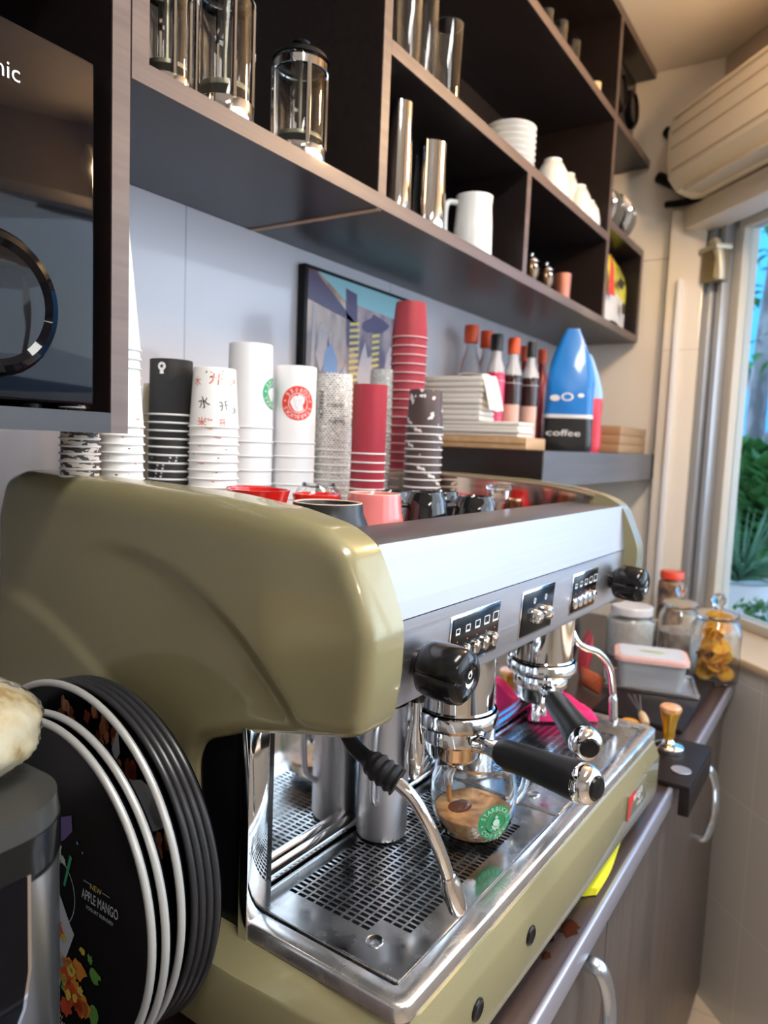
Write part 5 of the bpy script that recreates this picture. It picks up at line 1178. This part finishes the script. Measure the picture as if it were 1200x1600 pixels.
t5 = tray('round tray with silver rim and coffee bean picture, behind two smaller trays', .3800, YC + .004, tz, .168, RIMS, .02)
t6 = tray('smaller silver rimmed tray squeezed between the front tray and the bean tray', .3655, YC - .006, tz, .157, RIMS, .02)
t7 = tray('front round tray with silver rim and a frozen drink picture', .3555, YC - .004, tz, .155, RIMS, .02)
def tmap(r, yoff):                                # picture plane; x to the right as seen (towards -y), y up
    return lambda x, y, d: Vector((-.0023 - d, -x, r + y))
rt = random.Random(31)
def blobs(par, r, lst, name, m, layer): 
    decal(name, [blob2d(rt, q[2], q[0], q[1], 12, .35, q[3] if len(q) > 3 else 1, q[4] if len(q) > 4 else 1) for q in lst], tmap(r, 0), m, par, layer=layer)
BEAN = mat('bean_print', (.20, .045, .02), .35); BEANL = mat('bean_print_light', (.42, .17, .08), .35); PALE = mat('pale_print', (.50, .55, .60), .35)
bl5 = []
for cx_, cy_, n_ in ((-.01, .135, 7), (.045, .125, 9), (.075, .100, 9), (.120, .055, 7), (.030, .140, 5)):
    for k in range(n_): bl5.append((cx_ + rt.uniform(-.016, .016), cy_ + rt.uniform(-.010, .010), .0065, .8, 1.2))
blobs(t5, .168, bl5[::2], 'bean_picture', BEAN, 0); blobs(t5, .168, [(a, b, .005, .8, 1.2) for a, b, *_ in bl5[1::2]], 'bean_picture_light', BEANL, 1)
decal('cream_picture', [poly2d([(.056, .118), (.064, .140), (.068, .118), (.062, .108)]), blob2d(rt, .030, .098, .080, 20, .12, 1.3, .7), blob2d(rt, .012, .122, .080, 14, .15)], tmap(.168, 0), PALE, t5, layer=2)
# front tray picture: cup with splashes of fruit
F = tmap(.155, 0)
def fd(nm, g, m, layer=0): return decal(nm, g, F, m, t7, layer=layer)
PURP = mat('purple_print', (.10, .06, .22), .4); CYAN = mat('cyan_print', (.10, .42, .55), .4); MINTP = mat('mint_splash', (.45, .55, .50), .4); CUPW = mat('milky_print', (.50, .52, .56), .4)
ORP = mat('orange_splash', (.72, .26, .04), .4); REDP = mat('red_splash', (.60, .07, .02), .4); YEP = mat('yellow_splash', (.68, .55, .08), .4); GRP = mat('green_splash', (.12, .32, .06), .4); GOLD = mat('gold_print', (.55, .45, .12), .4)
fd('purple_splash', [poly2d([(-.010, .078), (-.004, .082), (.000, .062), (.012, .066), (.026, .072), (.028, .058), (.016, .046), (.004, .038), (.0, .050), (-.008, .052)]), blob2d(rt, .008, -.012, .070)], PURP)
fd('cyan_splash', [blob2d(rt, .008, -.008, .046), blob2d(rt, .0015, .036, .050), blob2d(rt, .001, .044, .044)], CYAN, 1)
fd('mint_splash', [blob2d(rt, .012, .0, .030, 20, .5), blob2d(rt, .004, .014, .026), poly2d([(-.014, .03), (-.008, .03), (-.007, -.02), (-.010, -.02)])], MINTP)
fd('cup_outline', [(lambda v: v)(disc2d(.034, .0, -.006, 48, .0332))], PALE)
fd('cup_picture', [poly2d([(-.035, -.010), (-.012, .000), (.004, -.002), (.014, -.012), (.026, -.028), (.034, -.036), (.018, -.072), (.002, -.108), (-.006, -.112), (-.035, -.112)])], CUPW, 1)
fd('straw_picture', [poly2d([(.016, .004), (.019, .003), (.029, .034), (.025, .035)])], SGREEN, 2)
fd('caramel_splash', [blob2d(rt, .010, .008, -.040, 16, .4, 1.3, .7), blob2d(rt, .006, -.008, -.034), blob2d(rt, .007, -.002, -.090, 14, .4, .8, 1.4)], REDP, 3)
fd('round_emblem', [disc2d(.017, -.004, -.064, 32)], INK, 4)
fd('emblem_mark', [star2d(.005, -.004, -.052), poly2d([(-.016, -.064), (-.006, -.060), (.004, -.064), (.008, -.070), (-.004, -.068)]), poly2d([(-.012, -.072), (-.002, -.070), (.006, -.076), (-.004, -.078)])], CUPW, 5)
fd('fruit_splash', [blob2d(rt, .009, .030 + rt.uniform(-.016, .022), -.085 + rt.uniform(-.022, .022)) for _ in range(9)], ORP, 2)
fd('fruit_splash', [blob2d(rt, .008, .036 + rt.uniform(-.016, .014), -.090 + rt.uniform(-.020, .012)) for _ in range(6)], REDP, 3)
fd('fruit_splash', [blob2d(rt, .0045, .034 + rt.uniform(-.018, .018), -.080 + rt.uniform(-.02, .016)) for _ in range(7)] + [blob2d(rt, .003, .03 + rt.uniform(-.015, .02), -.045) for _ in range(4)], YEP, 4)
fd('leaf_splash', [blob2d(rt, .007, .066, -.060), blob2d(rt, .009, .064, -.098), blob2d(rt, .004, .058, -.048), blob2d(rt, .0045, .020, -.092)], GRP, 1)
fd('ice_splash', [blob2d(rt, .008, .010, -.088, 10, .4, .9, 1.3), blob2d(rt, .007, .014, -.070, 10, .4)], PALE, 2)
fd('gold_word', [place2d(text2d('NEW', .0072), .064, .018), place2d(text2d('NEW', .0072), .010, -.124)], GOLD)
fd('white_word', [place2d(text2d('APPLE MANGO', .0105), .070, .007, 0, .74, 1.25), place2d(text2d('YOGURT BLENDED', .0045), .070, -.003), place2d(text2d("S'MORES", .012), .006, -.137, 0, .8, 1.2), place2d(text2d('STARBUCKS', .006), .006, -.1295)], PALE)
fd('rule_line', [poly2d([(.046, .0195), (.056, .0195), (.056, .0200), (.046, .0200)]), poly2d([(.073, .0185), (.084, .0185), (.084, .019), (.073, .019)])], PALE)
# ================================================================ NEAR LEFT CORNER
BSTEEL = mat('satin_dark_steel', (.34, .34, .35), .26, .9)
GX_, GY_ = .2195, .5335; GT = 1.212
gr = thing('coffee_grinder', 'black and steel grinder body at the lower left corner', 'grinder', (GX_, GY_, CZ + .0012), 0, None, (GX_, GY_, CZ + .0012))
def rb(wx, wy, z0, z1, r, m, name, t0=1, t1=1, bev=0):
    bm = rbox(B(), wx, wy, z0, z1, r, t0, t1, 10)
    if bev: bmesh.ops.bevel(bm, geom=[e for e in bm.edges if abs(e.verts[0].co.z - z1) < 1e-5 and abs(e.verts[1].co.z - z1) < 1e-5], offset=bev, segments=3, affect='EDGES', profile=.5)
    bmesh.ops.translate(bm, verts=bm.verts, vec=(GX_, GY_, 0)); return obj(name, bm, m, gr, sharp=40)
rb(.180, .180, CZ + .002, 1.165, .05, BSTEEL, 'steel_body')
rb(.182, .182, CZ + .002, .985, .051, BLACKP, 'black_foot')
rb(.176, .176, 1.165, 1.170, .048, BLACKP, 'black_seam')
rb(.182, .182, 1.170, 1.196, .051, BLACKP, 'black_collar')
rb(.180, .180, 1.196, GT, .05, mat('smoky_lid', (.045, .045, .042), .25), 'lid', 1, .985, .003)
# glossy window with steel edging on the face towards the camera
def gw(n, m, ex, y_):
    pts = [(GX_ - .05, 1.172), (.262 + ex, 1.172), (.262 + ex, 1.105), (.258 + ex, 1.080 - ex * .5), (.246 + ex, 1.055 - ex), (.232, 1.035 - ex), (GX_ - .05, .998 - ex)]
    yf = GY_ - .0900
    obj(n, prism(B(), pts, lambda p: Vector((min(p[0], GX_ + .048), yf + .002, p[1])), lambda p: Vector((min(p[0], GX_ + .048), yf - y_, p[1]))), m, gr)
gw('window_edging', CHROME, .0030, .0012); gw('black_window', BLACKG, 0, .0022)
# bag of pale pulp in clear film on top
FLESH = mat('pale_pulp', (.80, .70, .45), .55); _a = nd(FLESH, 'ShaderNodeTexNoise'); _a.inputs['Scale'].default_value = 1; _a.inputs['Detail'].default_value = 5
lk(FLESH, coords(FLESH, scale=(45, 45, 45)), _a.inputs['Vector']); lk(FLESH, ramp(FLESH, _a.outputs['Fac'], [(.36, (.36, .24, .10)), (.46, (.60, .50, .29)), (.62, (.70, .63, .44))]), P(FLESH).inputs['Base Color']); bump(FLESH, _a.outputs['Fac'], .6, .006)
pb_ = thing('plastic_bag', 'clear plastic bag of pale creamy pulp on top of the grinder', 'bag', (.256, .532, GT + .0005))
def lump(R, k, seed, film=False):
    r_ = random.Random(seed); ph = [r_.uniform(0, 6) for _ in range(8)]; bm = B(); bmesh.ops.create_icosphere(bm, subdivisions=5, radius=1)
    for v in bm.verts:
        d = v.co.normalized(); n_ = 1 + k * (math.sin(5 * d.x + ph[0]) * math.sin(4 * d.y + ph[1]) + .6 * math.sin(9 * d.z + ph[2] + 4 * d.x) + .4 * math.sin(14 * d.y + ph[3] + 9 * d.x))
        if film: n_ += .02 * math.sin(38 * d.x + 20 * d.z + ph[4]) * math.sin(30 * d.y + ph[5])
        z = d.z * n_ * R[2] + R[2] * .96; v.co = Vector((d.x * n_ * R[0], d.y * n_ * R[1], max(.0006 if film else .0025, z)))
    return bm
obj('pulp', lump((.056, .056, .036), .035, 4), FLESH, pb_, sharp=80)
FILM = mat('clear_film', (.97, .98, 1), .08, trans=1, ior=1.12)
obj('film', lump((.0615, .061, .0405), .03, 4, True), FILM, pb_, sharp=80)
